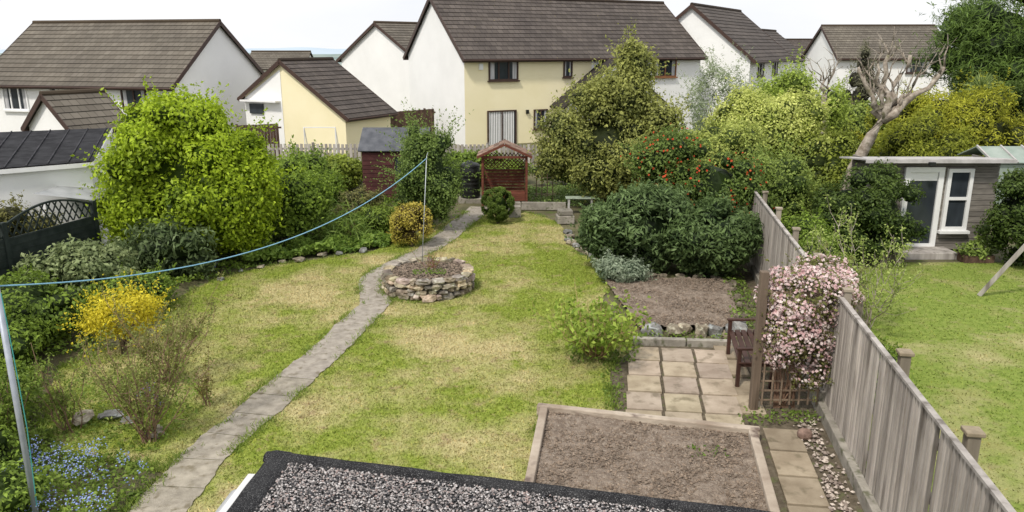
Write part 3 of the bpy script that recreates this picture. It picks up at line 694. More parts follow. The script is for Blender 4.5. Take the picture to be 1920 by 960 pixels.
# ---------------------------------------------------------------- bench
t=thing('garden_bench','dark brown slatted wooden garden bench beside the trellis','bench',(3.7,11.8,0))
xb=lambda y:3.4+.16*(y-11.0)
for yy in(11.0,12.3):
    for k,(dx,h) in enumerate(((0,.62),(.5,.92))):
        MB().beam((xb(yy)+dx,yy,0),(xb(yy)+dx+(.06 if k else 0),yy,h),.055,.055,up=(0,1,0)).build('leg','darkred',t,bevel=.005)
    MB().beam((xb(yy)-.05,yy,.64),(xb(yy)+.53,yy,.64),.07,.035).build('armrest','darkred',t,bevel=.006)
mb=MB()
for k in range(5): x=.03+.1*k; mb.beam((xb(10.95)+x,10.95,.43),(xb(12.35)+x,12.35,.43),.075,.022)
for yy in(11.0,12.3): mb.beam((xb(yy),yy,.39),(xb(yy)+.5,yy,.39),.04,.06)
mb.build('seat','darkred',t)
mb=MB(); mb.beam((xb(11.0)+.56,11.0,.9),(xb(12.3)+.56,12.3,.9),.03,.07); mb.beam((xb(11.0)+.52,11.0,.55),(xb(12.3)+.52,12.3,.55),.03,.05)
for k in range(9): y=11.1+.13*k; mb.beam((xb(y)+.52,y,.55),(xb(y)+.56,y,.9),.05,.018,up=(1,0,0))
mb.build('backrest','darkred',t)
# ---------------------------------------------------------------- houses
def house(name,label,C,fd,sd,L,D,z0,ze,zr,mats,roof,cat='house',rb=None,over=.35,ve=.18,ze2=None,edge='brownpaint',split=None,course=.34,detail=True):
    C=Vector((C[0],C[1],0)); fd=Vector((fd[0],fd[1],0)).normalized(); sd=Vector((sd[0],sd[1],0)).normalized()
    T=lambda a,b,z:C+fd*a+sd*b+Vector((0,0,z))
    t=thing(name,label,cat,tuple(T(L/2,D/2,z0)))
    rb=rb or D/2; ze2=ze if ze2 is None else ze2
    segs=split or [(0,L,mats[0])]
    for a0,a1,m in segs: MB().raw([T(a0,0,z0),T(a1,0,z0),T(a1,0,ze),T(a0,0,ze)],[(0,1,2,3)]).build('wall',m,t)
    MB().raw([T(0,0,z0),T(0,0,ze),T(0,rb,zr-.08),T(0,D,ze2),T(0,D,z0)],[(0,1,2,3,4)]).build('gable_wall',mats[1],t)
    MB().raw([T(L,0,z0),T(L,0,ze),T(L,rb,zr-.08),T(L,D,ze2),T(L,D,z0),],[(0,1,2,3,4)]).build('gable_wall',mats[2],t)
    MB().raw([T(0,D,z0),T(L,D,z0),T(L,D,ze2),T(0,D,ze2)],[(0,1,2,3)]).build('wall',mats[1],t)
    mb=MB()
    for (b0,zE,sg) in((0,ze,-1),(D,ze2,1)):
        run=abs(rb-b0); sl=(zr-zE)/run; bE=b0+sg*over; zEE=zE-sl*over
        slen=math.hypot(run+over,zr-zEE); nc=max(3,int(slen/course))
        nrm=(sd*sg*(zr-zEE)+Vector((0,0,1))*(run+over)).normalized()
        p=lambda a,tt,o:T(a,bE+(rb-bE)*tt,zEE+(zr-zEE)*tt)+nrm*o
        for i in range(nc):
            t0,t1=i/nc,(i+1)/nc
            g=.9+.2*((i*7)%5)/4
            V=[p(-ve,t0,.065),p(L+ve,t0,.065),p(L+ve,t1,.035),p(-ve,t1,.035)]
            mb.raw(V,[(0,1,2,3)],(g,g,g),[[(0,i+.02),(L+2*ve,i+.02),(L+2*ve,i+.98),(0,i+.98)]])
            mb.raw([p(-ve,t0,.02),p(L+ve,t0,.02),V[1],V[0]],[(0,1,2,3)],(.45,.43,.41),[[(0,i+.5)]*4])  # lip faces coloured dark to paint in the shadow line under each course
        mb.raw([p(-ve,0,-.03),p(L+ve,0,-.03),p(L+ve,1,-.03),p(-ve,1,-.03)],[(3,2,1,0)],(.5,.5,.5))
        if detail:
            for a in(-ve-.012,L+ve+.012): MB().beam(p(a,-.01,-.03),p(a,1,-.03),.028,.2,up=nrm).build('barge_board',edge,t)
            MB().beam(p(-ve,0,-.06),p(L+ve,0,-.06),.03,.15).build('fascia',edge,t)
            gt=MB(); gt.tube([p(-ve,0,-.03)+sd*sg*.07,p(L+ve,0,-.03)+sd*sg*.07],.055,6); gt.build('gutter',edge,t)
    mb.tube([T(-ve,rb,zr+.05),T(L+ve,rb,zr+.05)],.11,8,(1.15,1.0,.85))
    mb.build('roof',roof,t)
    return t,T,fd,sd
def window(t,T,a0,a1,z0,z1,b=0,fr='brownpaint',name='window',mull=(.5,),sill=True,blinds=False,curt=True,fw=.07,trans=None):
    w=part_empty(name,t); fd=(T(1,0,0)-T(0,0,0))
    rz=math.atan2(fd.y,fd.x); f=MB()
    def bx(a0_,a1_,z0_,z1_,bb,th,mb): 
        c=T((a0_+a1_)/2,bb,(z0_+z1_)/2); mb.box(c,(a1_-a0_,th,z1_-z0_),rz)
    bx(a0,a1,z0,z0+fw,b-.03,.09,f); bx(a0,a1,z1-fw,z1,b-.03,.09,f); bx(a0,a0+fw,z0+fw,z1-fw,b-.03,.088,f); bx(a1-fw,a1,z0+fw,z1-fw,b-.03,.088,f)
    for m in mull: am=a0+(a1-a0)*m; bx(am-fw*.5,am+fw*.5,z0+fw,z1-fw,b-.03,.085,f)
    if trans: zt=z0+(z1-z0)*trans; bx(a0+fw,a1-fw,zt-fw*.4,zt+fw*.4,b-.03,.083,f)
    f.build('frame',fr,w)
    g=MB(); bx(a0+fw,a1-fw,z0+fw,z1-fw,b-.012,.02,g); g.build('pane','glass',w)
    if blinds:
        g=MB(); nb=int((a1-a0-2*fw)/.1)
        for k in range(nb): q=a0+fw+.02+k*.1; bx(q,q+.065,z0+fw,z1-fw,b-.026,.006,g)
        g.build('blind','upvc',w)
    elif curt:
        cw=(a1-a0)*.14
        for q in(a0+fw+.02,a1-fw-cw-.02): c=MB(); bx(q,q+cw,z0+fw,z1-fw,b-.0245,.004,c); c.build('curtain','curtain',w)
    if sill: s=MB(); bx(a0-.06,a1+.06,z0-.07,z0-.002,b-.07,.16,s); s.build('sill',fr,w)
ph=math.radians(27.5); fd=(math.cos(ph),math.sin(ph)); sd=(-math.sin(ph),math.cos(ph))
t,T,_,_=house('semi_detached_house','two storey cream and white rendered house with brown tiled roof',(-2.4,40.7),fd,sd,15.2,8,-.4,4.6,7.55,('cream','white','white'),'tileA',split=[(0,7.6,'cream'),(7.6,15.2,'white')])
window(t,T,1.35,3.05,3.3,4.4,mull=(.33,.67)); window(t,T,5.8,6.35,3.4,4.4,mull=())
window(t,T,11.8,13.4,3.3,4.4,fr='woodframe',mull=(.5,))
window(t,T,1.25,2.95,-.1,1.78,name='patio_door',blinds=True,sill=False); window(t,T,4.0,4.85,.7,1.75,mull=(.5,))
mb=MB(); mb.box(T(.9,-.06,4.0),(.2,.12,.3),ph); mb.build('alarm_box','upvc',t)
mb=MB(); mb.box(T(3.6,-.06,1.65),(.14,.12,.2),ph); mb.build('wall_lamp','black',t)
MB().raw([T(5.4,-1.2,-.4),T(11.4,-1.2,-.4),T(11.4,-1.2,2.1),T(8.4,-1.2,4.2),T(5.4,-1.2,2.1)],[(0,1,2,3,4)]).raw([T(5.4,-1.2,-.4),T(5.4,0,-.4),T(5.4,0,2.1),T(5.4,-1.2,2.1)],[(0,1,2,3)]).build('projection_wall','white',t)
mb=MB()
for s in(-1,1):
    mb.beam(T(8.4+s*3.4,-.65,1.85),T(8.4,-.65,4.28),1.6,.1,col=(1,1,1))
mb.build('projection_roof','tileA',t)
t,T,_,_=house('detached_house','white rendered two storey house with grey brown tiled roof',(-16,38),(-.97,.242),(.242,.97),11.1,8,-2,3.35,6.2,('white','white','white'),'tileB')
window(t,T,1.5,2.9,2.15,3.2,mull=(.5,)); window(t,T,4.6,5.1,2.5,3.15,fr='upvc',mull=()); window(t,T,6.55,7.05,2.4,3.15,fr='upvc',mull=()); window(t,T,8.4,9.9,1.9,3.15,fr='upvc',mull=(.33,.67)); window(t,T,5.9,7.2,-.3,1.0,fr='upvc')
MB().box(T(0,-.0,0)+Vector((0,-.05,1)),(.09,.09,4.6)).build('downpipe','brownpaint',t)
p6=math.radians(60)
t,T,_,_=house('porch','small white gabled porch with brown tiled roof',(-16.6,30),(math.cos(p6),math.sin(p6)),(-math.sin(p6),math.cos(p6)),2.2,2.9,-1.6,2.0,3.2,('white','white','white'),'tileB',cat='porch',over=.2)
t,T,_,_=house('garage','cream and white rendered garage with asymmetric brown tiled roof',(-7.95,38),(.462,.887),(-.887,.462),3.6,6.4,-.6,1.85,4.3,('cream','cream','white'),'tileA',cat='garage',rb=3.75,ze2=2.6,over=.3)
MB().raw([T(-.02,3.9,-.5),T(-.02,3.9,3.9),T(-.02,6.42,2.45),T(-.02,6.42,-.5)],[(0,1,2,3)]).build('white_wall','white',t)
MB().box(T(-.06,5.6,1.95),(.9,.1,.5),math.atan2(.462,-.887)).build('window','glass',t)
MB().box(T(-.2,5.2,2.35),(2.4,.4,.08),math.atan2(.462,-.887)).build('awning','upvc',t)
p45=math.radians(45)
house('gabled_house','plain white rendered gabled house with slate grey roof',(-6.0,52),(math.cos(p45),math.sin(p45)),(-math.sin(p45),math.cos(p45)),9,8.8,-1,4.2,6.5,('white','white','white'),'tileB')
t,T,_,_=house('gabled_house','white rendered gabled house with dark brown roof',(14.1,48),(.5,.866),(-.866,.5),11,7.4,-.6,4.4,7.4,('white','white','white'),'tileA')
window(t,T,2,3.4,3.2,4.2); window(t,T,6,7.4,3.2,4.2)
house('gabled_house','small distant house with brown tiled roof',(22.5,66),(.5,.866),(-.866,.5),8,6,-2,4,6.3,('white','white','white'),'tileA',detail=False)
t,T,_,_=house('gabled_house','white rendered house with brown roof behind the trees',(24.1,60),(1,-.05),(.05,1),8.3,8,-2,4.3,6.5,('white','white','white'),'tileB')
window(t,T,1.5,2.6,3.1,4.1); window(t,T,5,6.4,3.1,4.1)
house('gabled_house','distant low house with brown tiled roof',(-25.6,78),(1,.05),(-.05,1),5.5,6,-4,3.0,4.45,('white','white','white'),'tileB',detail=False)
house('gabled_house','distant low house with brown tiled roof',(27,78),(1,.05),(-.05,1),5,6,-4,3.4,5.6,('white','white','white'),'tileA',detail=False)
# ---------------------------------------------------------------- back fences
def picket(name,label,p,q,z0,z1,pitch,w,mat,parent=None,cat='fence'):
    t=thing(name,label,cat,(p[0],p[1],z0)); p=Vector((p[0],p[1],0)); q=Vector((q[0],q[1],0)); L=(q-p).length; n=int(L/pitch); d=(q-p)/L; rz=math.atan2(d.y,d.x)
    mb=MB()
    for i in range(n):
        c=p+d*(i+.5)*pitch; g=R.uniform(.75,1.25); mb.box((c.x,c.y,(z0+z1)/2+R.uniform(-.01,.01)),(w,.02,z1-z0),rz,(g,g,g))
    mb.build('pickets',mat,t)
    for z in(z0+.25,z1-.2): MB().beam((p.x,p.y+.03,z),(q.x,q.y+.03,z),.04,.08).build('rail',mat,t)
    k=0
    while k<=L:
        c=p+d*k; MB().box((c.x,c.y+.06,(z0+z1)/2+.03),(.09,.09,z1-z0+.06),rz,(.8,.8,.8)).build('post',mat,t); k+=2.4
picket('picket_fence','pale weathered picket fence along the bottom of the garden',(-13,32.6),(4.5,32.2),-.3,1.12,.17,.11,'fencewood')
picket('boarded_fence','dark brown boarded fence beside the garage',(-12.6,36.3),(-10.9,37.5),-.6,1.5,.14,.13,'darkfence')
picket('boarded_fence','dark brown boarded fence between the houses',(-6.4,41.5),(-4.2,43.8),-.6,1.7,.14,.13,'darkfence')
picket('boarded_fence','distant brown boarded fence behind the conifers',(19.5,30),(26,30.5),0,2.1,.15,.13,'trellis')
t=thing('football_goal','small white tubular football goal frame','goal',(-8.6,35.5,-.35))
MB().tube([(-9.3,35.5,-.35),(-9.3,35.5,1.5),(-7.9,35.5,1.5),(-7.9,35.5,-.35)],.035,6).build('frame','upvc',t)
for x in(-9.3,-7.9): MB().tube([(x,35.5,1.5),(x,36.4,-.3)],.025,6).build('stay','upvc',t)
# ---------------------------------------------------------------- shed
t=thing('garden_shed','maroon stained wooden shed with grey felt roof','shed',(-4,27,0))
x0,x1,y0,y1,ze,zr=-4.95,-2.9,26,28,1.72,2.3
mb=MB()
for k in range(12):
    z=.08+k*.14; g=R.uniform(.8,1.2)
    mb.box(((x0+x1)/2,y0-.004*(k%2),z+.065),(x1-x0,.03,.125),0,(g,g,g)); mb.box((x0,(y0+y1)/2,z+.065),(.03,y1-y0,.125),0,(g,g,g)); mb.box((x1,(y0+y1)/2,z+.065),(.03,y1-y0,.125),0,(g,g,g))
mb.raw([(x0,y0,ze),(x0,y1,ze),(x0,27,zr)],[(0,1,2)]); mb.raw([(x1,y0,ze),(x1,y1,ze),(x1,27,zr)],[(0,1,2)]); mb.box(((x0+x1)/2,y1,.85),(x1-x0,.03,1.7)); mb.build('wall','maroon',t)
mb=MB(); mb.beam(((x0+x1)/2,y0-.12,ze-.05),((x0+x1)/2,27.0,zr+.02),x1-x0+.24,.04); mb.beam(((x0+x1)/2,y1+.12,ze-.05),((x0+x1)/2,27.02,zr+.02),x1-x0+.24,.04); mb.build('roof','greyfelt',t)
T=lambda a,b,z:Vector((x0+a,y0+b,z)); window(t,T,1.0,1.5,.75,1.55,fr='maroon',mull=(),sill=False,curt=False)
# compost bin
bx_=-1.4
t=thing('compost_bin','black ribbed plastic compost bin with a domed lid','bin',(bx_,26.0,.1))
prof=[(.3,0)]
for k in range(7): prof+=[(.33+.005*math.sin(k),.05+k*.13),(.35,.08+k*.13),(.33,.12+k*.13)]
prof+=[(.33,1.0),(.3,1.06)]
MB().lathe((bx_,26.0,.12),prof,24).build('body','black',t,smooth=True)
MB().lathe((bx_,26.0,1.16),[(.34,0),(.34,.05),(.25,.11),(.1,.14),(.08,.18)],24).build('lid','black',t,smooth=True)
MB().box((bx_,26.0,.05),(.75,.75,.14)).build('plinth','concrete',t)
# arbour
ax0,ax1,ay0,ay1=-.93,.46,24.7,25.5; axc=(ax0+ax1)/2
t=thing('garden_arbour','red brown timber arbour seat with lattice back and pitched roof','arbour',(axc,ay0+.1,0))
for x in(ax0,ax1):
    for y in(ay0,ay1): MB().box((x,y,.85),(.07,.07,1.7)).build('post','redwood',t,bevel=.006)
mb=MB()
for k in range(5): mb.box((axc,ay0+.12+.13*k,.45),(1.3,.11,.03),0,(1.1,1.1,1.1))
mb.box((axc,ay0+.06,.33),(1.3,.03,.2)); mb.build('seat','redwood',t)
mb=MB()
for k in range(7): g=R.uniform(.8,1.2); mb.box((axc,ay1-.02,.5+.1*k),(1.3,.025,.085),0,(g,g,g))
mb.build('backrest','redwood',t)
mb=MB()
for k in range(-5,12):
    for s in(1,-1):
        xa=ax0+.04+k*.12 if s==1 else ax1-.04-k*.12; z0_,z1_=1.18,1.68; xb_=xa+s*.5
        lo=max(ax0+.04,min(xa,xb_)); hi=min(ax1-.04,max(xa,xb_))
        if hi<=lo: continue
        f=lambda x:z0_+(x-xa)/(xb_-xa)*.5
        mb.beam((lo,ay1-.02+.008*s,f(lo)),(hi,ay1-.02+.008*s,f(hi)),.024,.012,up=(0,1,0))
mb.build('lattice','redwood',t)
for x in(ax0,ax1):
    mb=MB()
    for k in range(6): mb.box((x,(ay0+ay1)/2,.35+.14*k),(.02,ay1-ay0-.08,.1))
    mb.build('side_panel','redwood',t)
mb=MB(); rr=random.Random(2)
for s in(-1,1):
    for k in range(5):
        t0,t1=k/5,(k+1)/5+.03
        xa=axc+s*(.86-.86*t0); xb_=axc+s*(.86-.86*t1) if t1<1 else axc
        for q in range(6):
            g=rr.uniform(.65,1.5); y=ay0-.12+.18*q
            mb.beam((xa,y+.08,1.66+.4*t0+.03),(xb_,y+.08,1.66+.4*t1+.015),.165,.02,col=(g,g,g))
mb.build('roof','shingle',t)
mb=MB(); mb.beam((ax0-.17,ay0-.14,1.64),(axc,ay0-.14,2.04),.03,.07); mb.beam((ax1+.17,ay0-.14,1.64),(axc,ay0-.142,2.04),.03,.07); mb.beam((ax0,ay0-.05,1.64),(ax1,ay0-.05,1.64),.03,.07); mb.build('fascia_board','redwood',t)
for (x,y,s) in((.08,23.4,.36),(.12,24.0,.3)):
    MB().box((x,y,.17),(s,s*.8,.34),.1).build('concrete_block','concrete',bevel=.015,label='grey concrete block beside the clipped bush',cat='block')
t=thing('stone_pedestal','square stacked stone pedestal at the lawn edge','pedestal',(1.55,22.6,0))
MB().box((1.55,22.6,.12),(.5,.45,.24),.1).build('base','concrete',t,bevel=.02); MB().box((1.55,22.6,.32),(.42,.4,.14),.1,(.8,.8,.8)).build('top','concrete',t,bevel=.02)
t=thing('low_bench','small pale green low garden bench in the rear border','bench',(2.15,23.9,0))
mb=MB(); [mb.box((2.1,23.8+.12*k,.5),(.9,.1,.03),0,(.8,.98,.8)) for k in range(3)]; mb.build('seat','summerroof',t)
for x in(1.75,2.45): MB().box((x,23.92,.24),(.05,.3,.48)).build('leg','summerroof',t)
t=thing('low_wall','low concrete block border wall at the end of the lawn','wall',(.9,24.4,0))
MB().box((1.0,24.5,.12),(1.4,.15,.24),-.05).build('wall','concrete',t,bevel=.01)
t=thing('plant_support','small rustic stick plant support in the rear border','plant support',(1.1,26,0))
mb=MB(); [mb.beam((.8+.18*k,25.6,0),(.8+.18*k,25.6,1.1),.03,.03) for k in range(4)]; [mb.beam((.72,25.62,.3+.27*k),(1.42,25.62,.3+.27*k),.03,.02) for k in range(3)]; mb.build('lattice','trellis',t)
# ---------------------------------------------------------------- left neighbour
t=thing('lattice_fence','dark green panel fence with arched lattice top','fence',(-9.5,16,0))
fp=lambda k:Vector((-10.4+1.2*k,12.6+4.4*k,0))
for i in range(2):
    a,b=fp(i*.5+.005),fp(i*.5+.495)
    mb=MB(); mb.beam(a+Vector((0,0,.75)),b+Vector((0,0,.75)),.03,1.3)
    for k in range(11): mb.beam((a+Vector((-.0,0,.12+k*.125))),(b+Vector((0,0,.12+k*.125))),.05,.02)
    mb.build('panel','darkgreen',t)
    mb=MB(); arch=lambda u:1.66+.26*math.sin(math.pi*u)
    for k in range(-4,20):
        for s in(1,-1):
            seg=[]
            for j in range(9):
                zz=1.42+.06*j; u=(k*.075+(s*.6*(zz-1.42)/2.2)*1.0)
                if 0<=u<=1 and zz<=arch(u): seg.append(a.lerp(b,u)+Vector((.006*s,0,zz)))
            if len(seg)>1: mb.beam(seg[0],seg[-1],.012,.03)
    pts=[a.lerp(b,j/14)+Vector((0,0,arch(j/14))) for j in range(15)]
    for j in range(14): mb.beam(pts[j],pts[j+1],.045,.04)
    mb.build('lattice','darkgreen',t)
for k in(0,.5,1): c=fp(k); MB().box((c.x,c.y,.85),(.1,.1,1.75),-.26).build('post','darkgreen',t)
t=thing('outbuilding','low outbuilding with flat black roof and white walls','outbuilding',(-13,20,-.3))
rc=[(-9.9,18.6),(-12.2,24.2),(-18,21.5),(-14.2,15.2)]
mb=MB()
mb.raw([(rc[0][0],rc[0][1],2.38),(rc[1][0],rc[1][1],2.6),(rc[2][0],rc[2][1],2.6),(rc[3][0],rc[3][1],2.38)],[(0,1,2,3)])
for i in range(13):
    u=(i+.3)/13; a=(rc[0][0]*(1-u)+rc[3][0]*u,rc[0][1]*(1-u)+rc[3][1]*u,2.39); b=(rc[1][0]*(1-u)+rc[2][0]*u,rc[1][1]*(1-u)+rc[2][1]*u,2.61); mb.beam(a,b,.03,.03,col=(1.5,1.5,1.5))
mb.build('roof','blackroof',t)
sc=lambda f:[(-13.6+(p[0]+13.6)*f,19.9+(p[1]-19.9)*f) for p in rc]
prism(MB(),sc(.97),-.6,2.3).build('wall','white',t)
MB().beam((rc[0][0],rc[0][1],2.3),(rc[3][0],rc[3][1],2.3),.04,.1).build('fascia','upvc',t); MB().beam((rc[0][0],rc[0][1],2.31),(rc[1][0],rc[1][1],2.53),.04,.1).build('fascia','upvc',t)
t=thing('lean_to','low grey plastic lean to roof beside the outbuilding','lean-to',(-10.2,17.3,0))
mb=MB(); mb.raw([(-9.5,17.6,1.62),(-9.5,19.6,1.62),(-10.6,19.0,1.85),(-10.6,17.2,1.85)],[(0,1,2,3)]).build('roof','greyplastic',t)
for x,y in((-9.6,17.7),(-9.6,19.5),(-10.5,17.4)): MB().box((x,y,.8),(.08,.08,1.6)).build('post','upvc',t)
# ---------------------------------------------------------------- summerhouse
t=thing('summerhouse','grey timber clad summerhouse with white glazed door','summerhouse',(10.5,20,0))
sx0,sx1,sy0,sy1=8.9,12.0,19.3,20.5
mb=MB()
for k in range(16):
    z=.05+k*.14; g=R.uniform(.8,1.2)
    mb.box(((sx0+sx1)/2,sy0-.006*(k%2),z+.065),(sx1-sx0,.04,.128),0,(g,g,g)); mb.box((sx1,(sy0+sy1)/2+.03,z+.065),(.04,sy1-sy0-.03,.128),0,(g,g,g)); mb.box((sx0,(sy0+sy1)/2+.03,z+.065),(.04,sy1-sy0-.03,.128),0,(g,g,g))
mb.box(((sx0+sx1)/2,sy1,1.1),(sx1-sx0,.04,2.2)); mb.build('wall','cladding',t)
mb=MB(); mb.beam(((sx0+sx1)/2-.1,sy0-.35,2.36),((sx0+sx1)/2-.1,sy1+.05,2.2),sx1-sx0+.5,.035); mb.build('roof','summerroof',t)
mb=MB(); mb.box(((sx0+sx1)/2-.1,sy0-.37,2.32),(sx1-sx0+.54,.03,.08)); mb.build('fascia','summerroof',t)
T=lambda a,b,z:Vector((a,sy0+b,z))
window(t,T,9.66,10.62,.08,2.14,b=-.03,fr='upvc',name='door',mull=(),sill=False,curt=False,fw=.13)
window(t,T,10.72,11.35,.55,2.1,b=-.03,fr='upvc',mull=(),sill=True,curt=False,fw=.09,trans=.52)
MB().box((9.72,sy0-.1,1.05),(.03,.03,.14)).build('handle','metal',t)
MB().box((10.14,sy0-.058,1.9),(.68,.006,.2)).build('blind','upvc',t)
MB().box((10.1,sy0-.43,2.27),(.14,.08,.08)).build('security_light','black',t)
MB().box((10.2,18.85,.06),(1.3,.7,.16)).build('step','fencewood',t,bevel=.01)
t=thing('greenhouse','small grey green panelled greenhouse beside the summerhouse','greenhouse',(14.5,22.5,0))
mb=MB(); mb.beam((14.7,21.9,1.85),(14.7,22.8,2.2),2.6,.03); mb.beam((14.7,23.7,1.85),(14.7,22.8,2.2),2.6,.03); mb.build('roof','polycarb',t)
prism(MB(),[(13.5,22.0),(15.9,22.0),(15.9,23.6),(13.5,23.6)],0,1.8).build('wall','polycarb',t)
for x in(13.42,14.1,14.7,15.3,15.98): MB().beam((x,21.88,1.88),(x,22.8,2.24),.04,.04).build('glazing_bar','summerroof',t)
x,y=11.15,18.3
t=thing('plant_trough','low dark wooden trough with leafy plants by the step','plant trough',(x,y,0))
mb=MB(); [mb.box((x,y+s*.17,.09),(.7,.02,.18)) for s in(-1,1)]; [mb.box((x+s*.34,y,.09),(.02,.32,.176)) for s in(-1,1)]; mb.box((x,y,.12),(.66,.32,.04)); mb.build('box','darkfence',t)
rng=np.random.default_rng(110); g,_,_,_=crown(rng,(x,y,.28),(.5,.25,.2),560,.09,((.09,.14,.03),(.3,.4,.09)),10,core=False,shoots=20,shootlen=.25); npmesh('foliage',g,'leaf',t)
t=thing('swing_frame','bare timber swing frame leg on the neighbouring lawn','swing',(10.2,15.2,0))
MB().beam((9.7,15.6,0),(10.7,14.8,2.3),.09,.09).build('leg','fencewood',t,bevel=.01); MB().beam((11.7,14.0,0),(10.7,14.8,2.3),.09,.09).build('leg','fencewood',t,bevel=.01); MB().beam((10.6,14.7,2.3),(12.6,17.0,2.3),.09,.09).build('crossbar','fencewood',t,bevel=.01)
# ---------------------------------------------------------------- vegetation
G_br=((.10,.175,.012),(.42,.55,.035)); G_mid=((.06,.105,.02),(.25,.36,.05)); G_dk=((.035,.065,.015),(.13,.19,.04))
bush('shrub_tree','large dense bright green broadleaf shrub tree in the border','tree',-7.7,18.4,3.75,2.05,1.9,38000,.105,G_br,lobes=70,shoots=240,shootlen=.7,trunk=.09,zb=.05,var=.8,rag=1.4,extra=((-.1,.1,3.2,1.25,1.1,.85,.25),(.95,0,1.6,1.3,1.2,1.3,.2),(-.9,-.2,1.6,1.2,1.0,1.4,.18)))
bush('rhododendron','drooping dark green rhododendron with grey bare stems','shrub',-7.5,16.9,1.4,1.1,.8,3200,.15,((.06,.1,.035),(.22,.29,.13)),lobes=22,asp=.3,updir=-.1,shoots=20)
bush('hydrangea','grey green leafy hydrangea mound in the border','shrub',-8.5,15.0,1.25,1.15,.9,4600,.11,((.11,.16,.06),(.36,.42,.2)),lobes=26,shoots=30,shootlen=.25)
bush('border_shrub','dense dark green leafy border shrub','shrub',-8.5,12.9,1.15,1.3,1.1,6000,.085,G_mid,lobes=30,shoots=40,shootlen=.3)
bush('border_shrub','dense mid green leafy border shrub','shrub',-7.4,14.6,.75,.9,.9,3500,.07,G_mid,lobes=20,shoots=14)
bush('border_shrub','low leafy green border shrub','shrub',-8.3,11.6,.9,1.1,.8,4200,.07,G_mid,lobes=24,shoots=34)
bush('border_shrub','low leafy green plants near the roses','shrub',-7.2,9.9,.7,.8,.9,3200,.07,G_mid,lobes=20,shoots=24)
bush('golden_shrub','bright yellow leaved golden shrub','shrub',-6.5,12.4,1.05,.7,.6,3600,.055,((.45,.38,.02),(.80,.70,.06)),lobes=30,zb=.35,core=False,shoots=160,shootlen=.45,rag=1.5)
twiggy('rose_bush','tall bare stemmed rose bush with small green leaves','rose bush',-4.75,9.35,1.5,.85,24,5,3800,.045,((.12,.13,.03),(.32,.38,.1)),r=.009,bare=.15)
twiggy('rose_bush','bare thorny rose bush with small new leaves','rose bush',-5.9,9.6,1.1,.45,10,3,1300,.045,((.1,.14,.03),(.3,.38,.08)),r=.009)
twiggy('rose_bush','small sparse rose bush at the lawn edge','rose bush',-4.4,10.4,.75,.25,6,3,450,.045,((.14,.1,.03),(.3,.3,.08)),r=.008)
twiggy('rose_bush','thin twiggy rose bush beside the golden shrub','rose bush',-5.3,11.2,1.3,.9,18,4,3400,.045,((.14,.13,.04),(.32,.35,.1)),r=.008,bare=.15)
twiggy('rose_bush','leafy rose bush by the clothes pole','rose bush',-6.3,8.9,1.1,.5,14,3,2600,.06,((.08,.13,.02),(.28,.38,.07)),r=.009)
bush('border_shrub','leafy green shrub behind the clothes pole','shrub',-6.3,8.3,.85,.7,.6,3000,.06,G_mid,lobes=18,shoots=36)
bush('border_shrub','small leafy green shrub at the clothes pole base','shrub',-5.5,7.5,.65,.5,.5,2200,.055,((.08,.14,.02),(.3,.42,.07)),lobes=16,shoots=26,shootlen=.25)
cover('ground_cover','mixed low green border foliage beside the lawn',[(-6.4,6.5),(-4.25,6.5),(-4.25,8.4),(-4.9,8.9),(-5.7,9.0),(-6.5,9.9),(-7.5,11.8),(-10,12),(-10,7)],24000,.26,.06,((.07,.12,.02),(.3,.41,.07)))
cover('ground_cover','low weeds growing around the rose bushes',[(-6.3,9.2),(-4.5,9.0),(-4.3,10.6),(-5.2,11.6),(-6.8,11.2)],2300,.14,.05,((.09,.15,.02),(.28,.38,.07)))
rng=np.random.default_rng(55); nf=1500; Pf=samp(rng,[(-5.9,7.3),(-4.35,7.4),(-4.25,8.3),(-4.8,8.8),(-5.9,8.9)],nf*3)
k_=np.array([mnoise.noise(Vector((p[0]*3,p[1]*3,1))) for p in Pf]); Pf=Pf[k_>.0][:nf]; nf=len(Pf)
P3=np.column_stack([Pf,.2+.16*rng.uniform(0,1,nf)])
npmesh('forget_me_nots',[(leafquads(rng,P3,unit(rng.normal(size=(nf,3))*.5+np.array([0,-.3,.9])),.02*rng.uniform(.7,1.3,nf),.9,.05),lerpc((.2,.27,.66),(.45,.55,.88),rng.uniform(0,1,nf)))],'petal',kind='stuff',label='drift of tiny blue forget me not flowers',cat='flowers')
for x,y in((-5.35,10.6),(-5.1,10.3),(-6.9,17.3)):
    twiggy('bluebell','clump of violet blue bluebells in leaf','flowers',x,y,.3,.2,14,1,120,.09,((.08,.16,.02),(.2,.3,.06)),r=.004,asp=.15,flowers=(60,.03,(.2,.18,.6),(.38,.33,.8)))
cover('ground_cover','low leafy plants under the left border shrubs',[(-10,12),(-7.4,12),(-6.7,13),(-6.7,14.3),(-7.1,15.1),(-6.9,16.3),(-5.6,18.1),(-3.6,19.6),(-3,21),(-2.2,23),(-1.8,26),(-9.5,26),(-9.8,16)],26000,.35,.085,G_mid)
cover('ground_cover','bright green hardy geranium leaves at the border edge',[(-6.3,17.7),(-5.2,18.4),(-4.2,19.0),(-3.2,19.7),(-3.1,20.8),(-4.2,20.4),(-5.4,19.6),(-6.3,18.7)],6500,.38,.12,((.11,.2,.035),(.33,.46,.09)),asp=.8)
for x in(-4.9,-4.2): twiggy('iris_clump','clump of upright strappy green iris leaves','plant',x,20.1,.75,.3,44,0,700,.35,((.1,.18,.03),(.28,.38,.08)),r=.005,asp=.08)
bush('border_shrub','loose mid green shrub with upright shoots','shrub',-6.0,20.3,2.2,1.25,1.1,9000,.095,((.07,.13,.02),(.3,.42,.06)),lobes=34,shoots=190,shootlen=.65,rag=1.5)
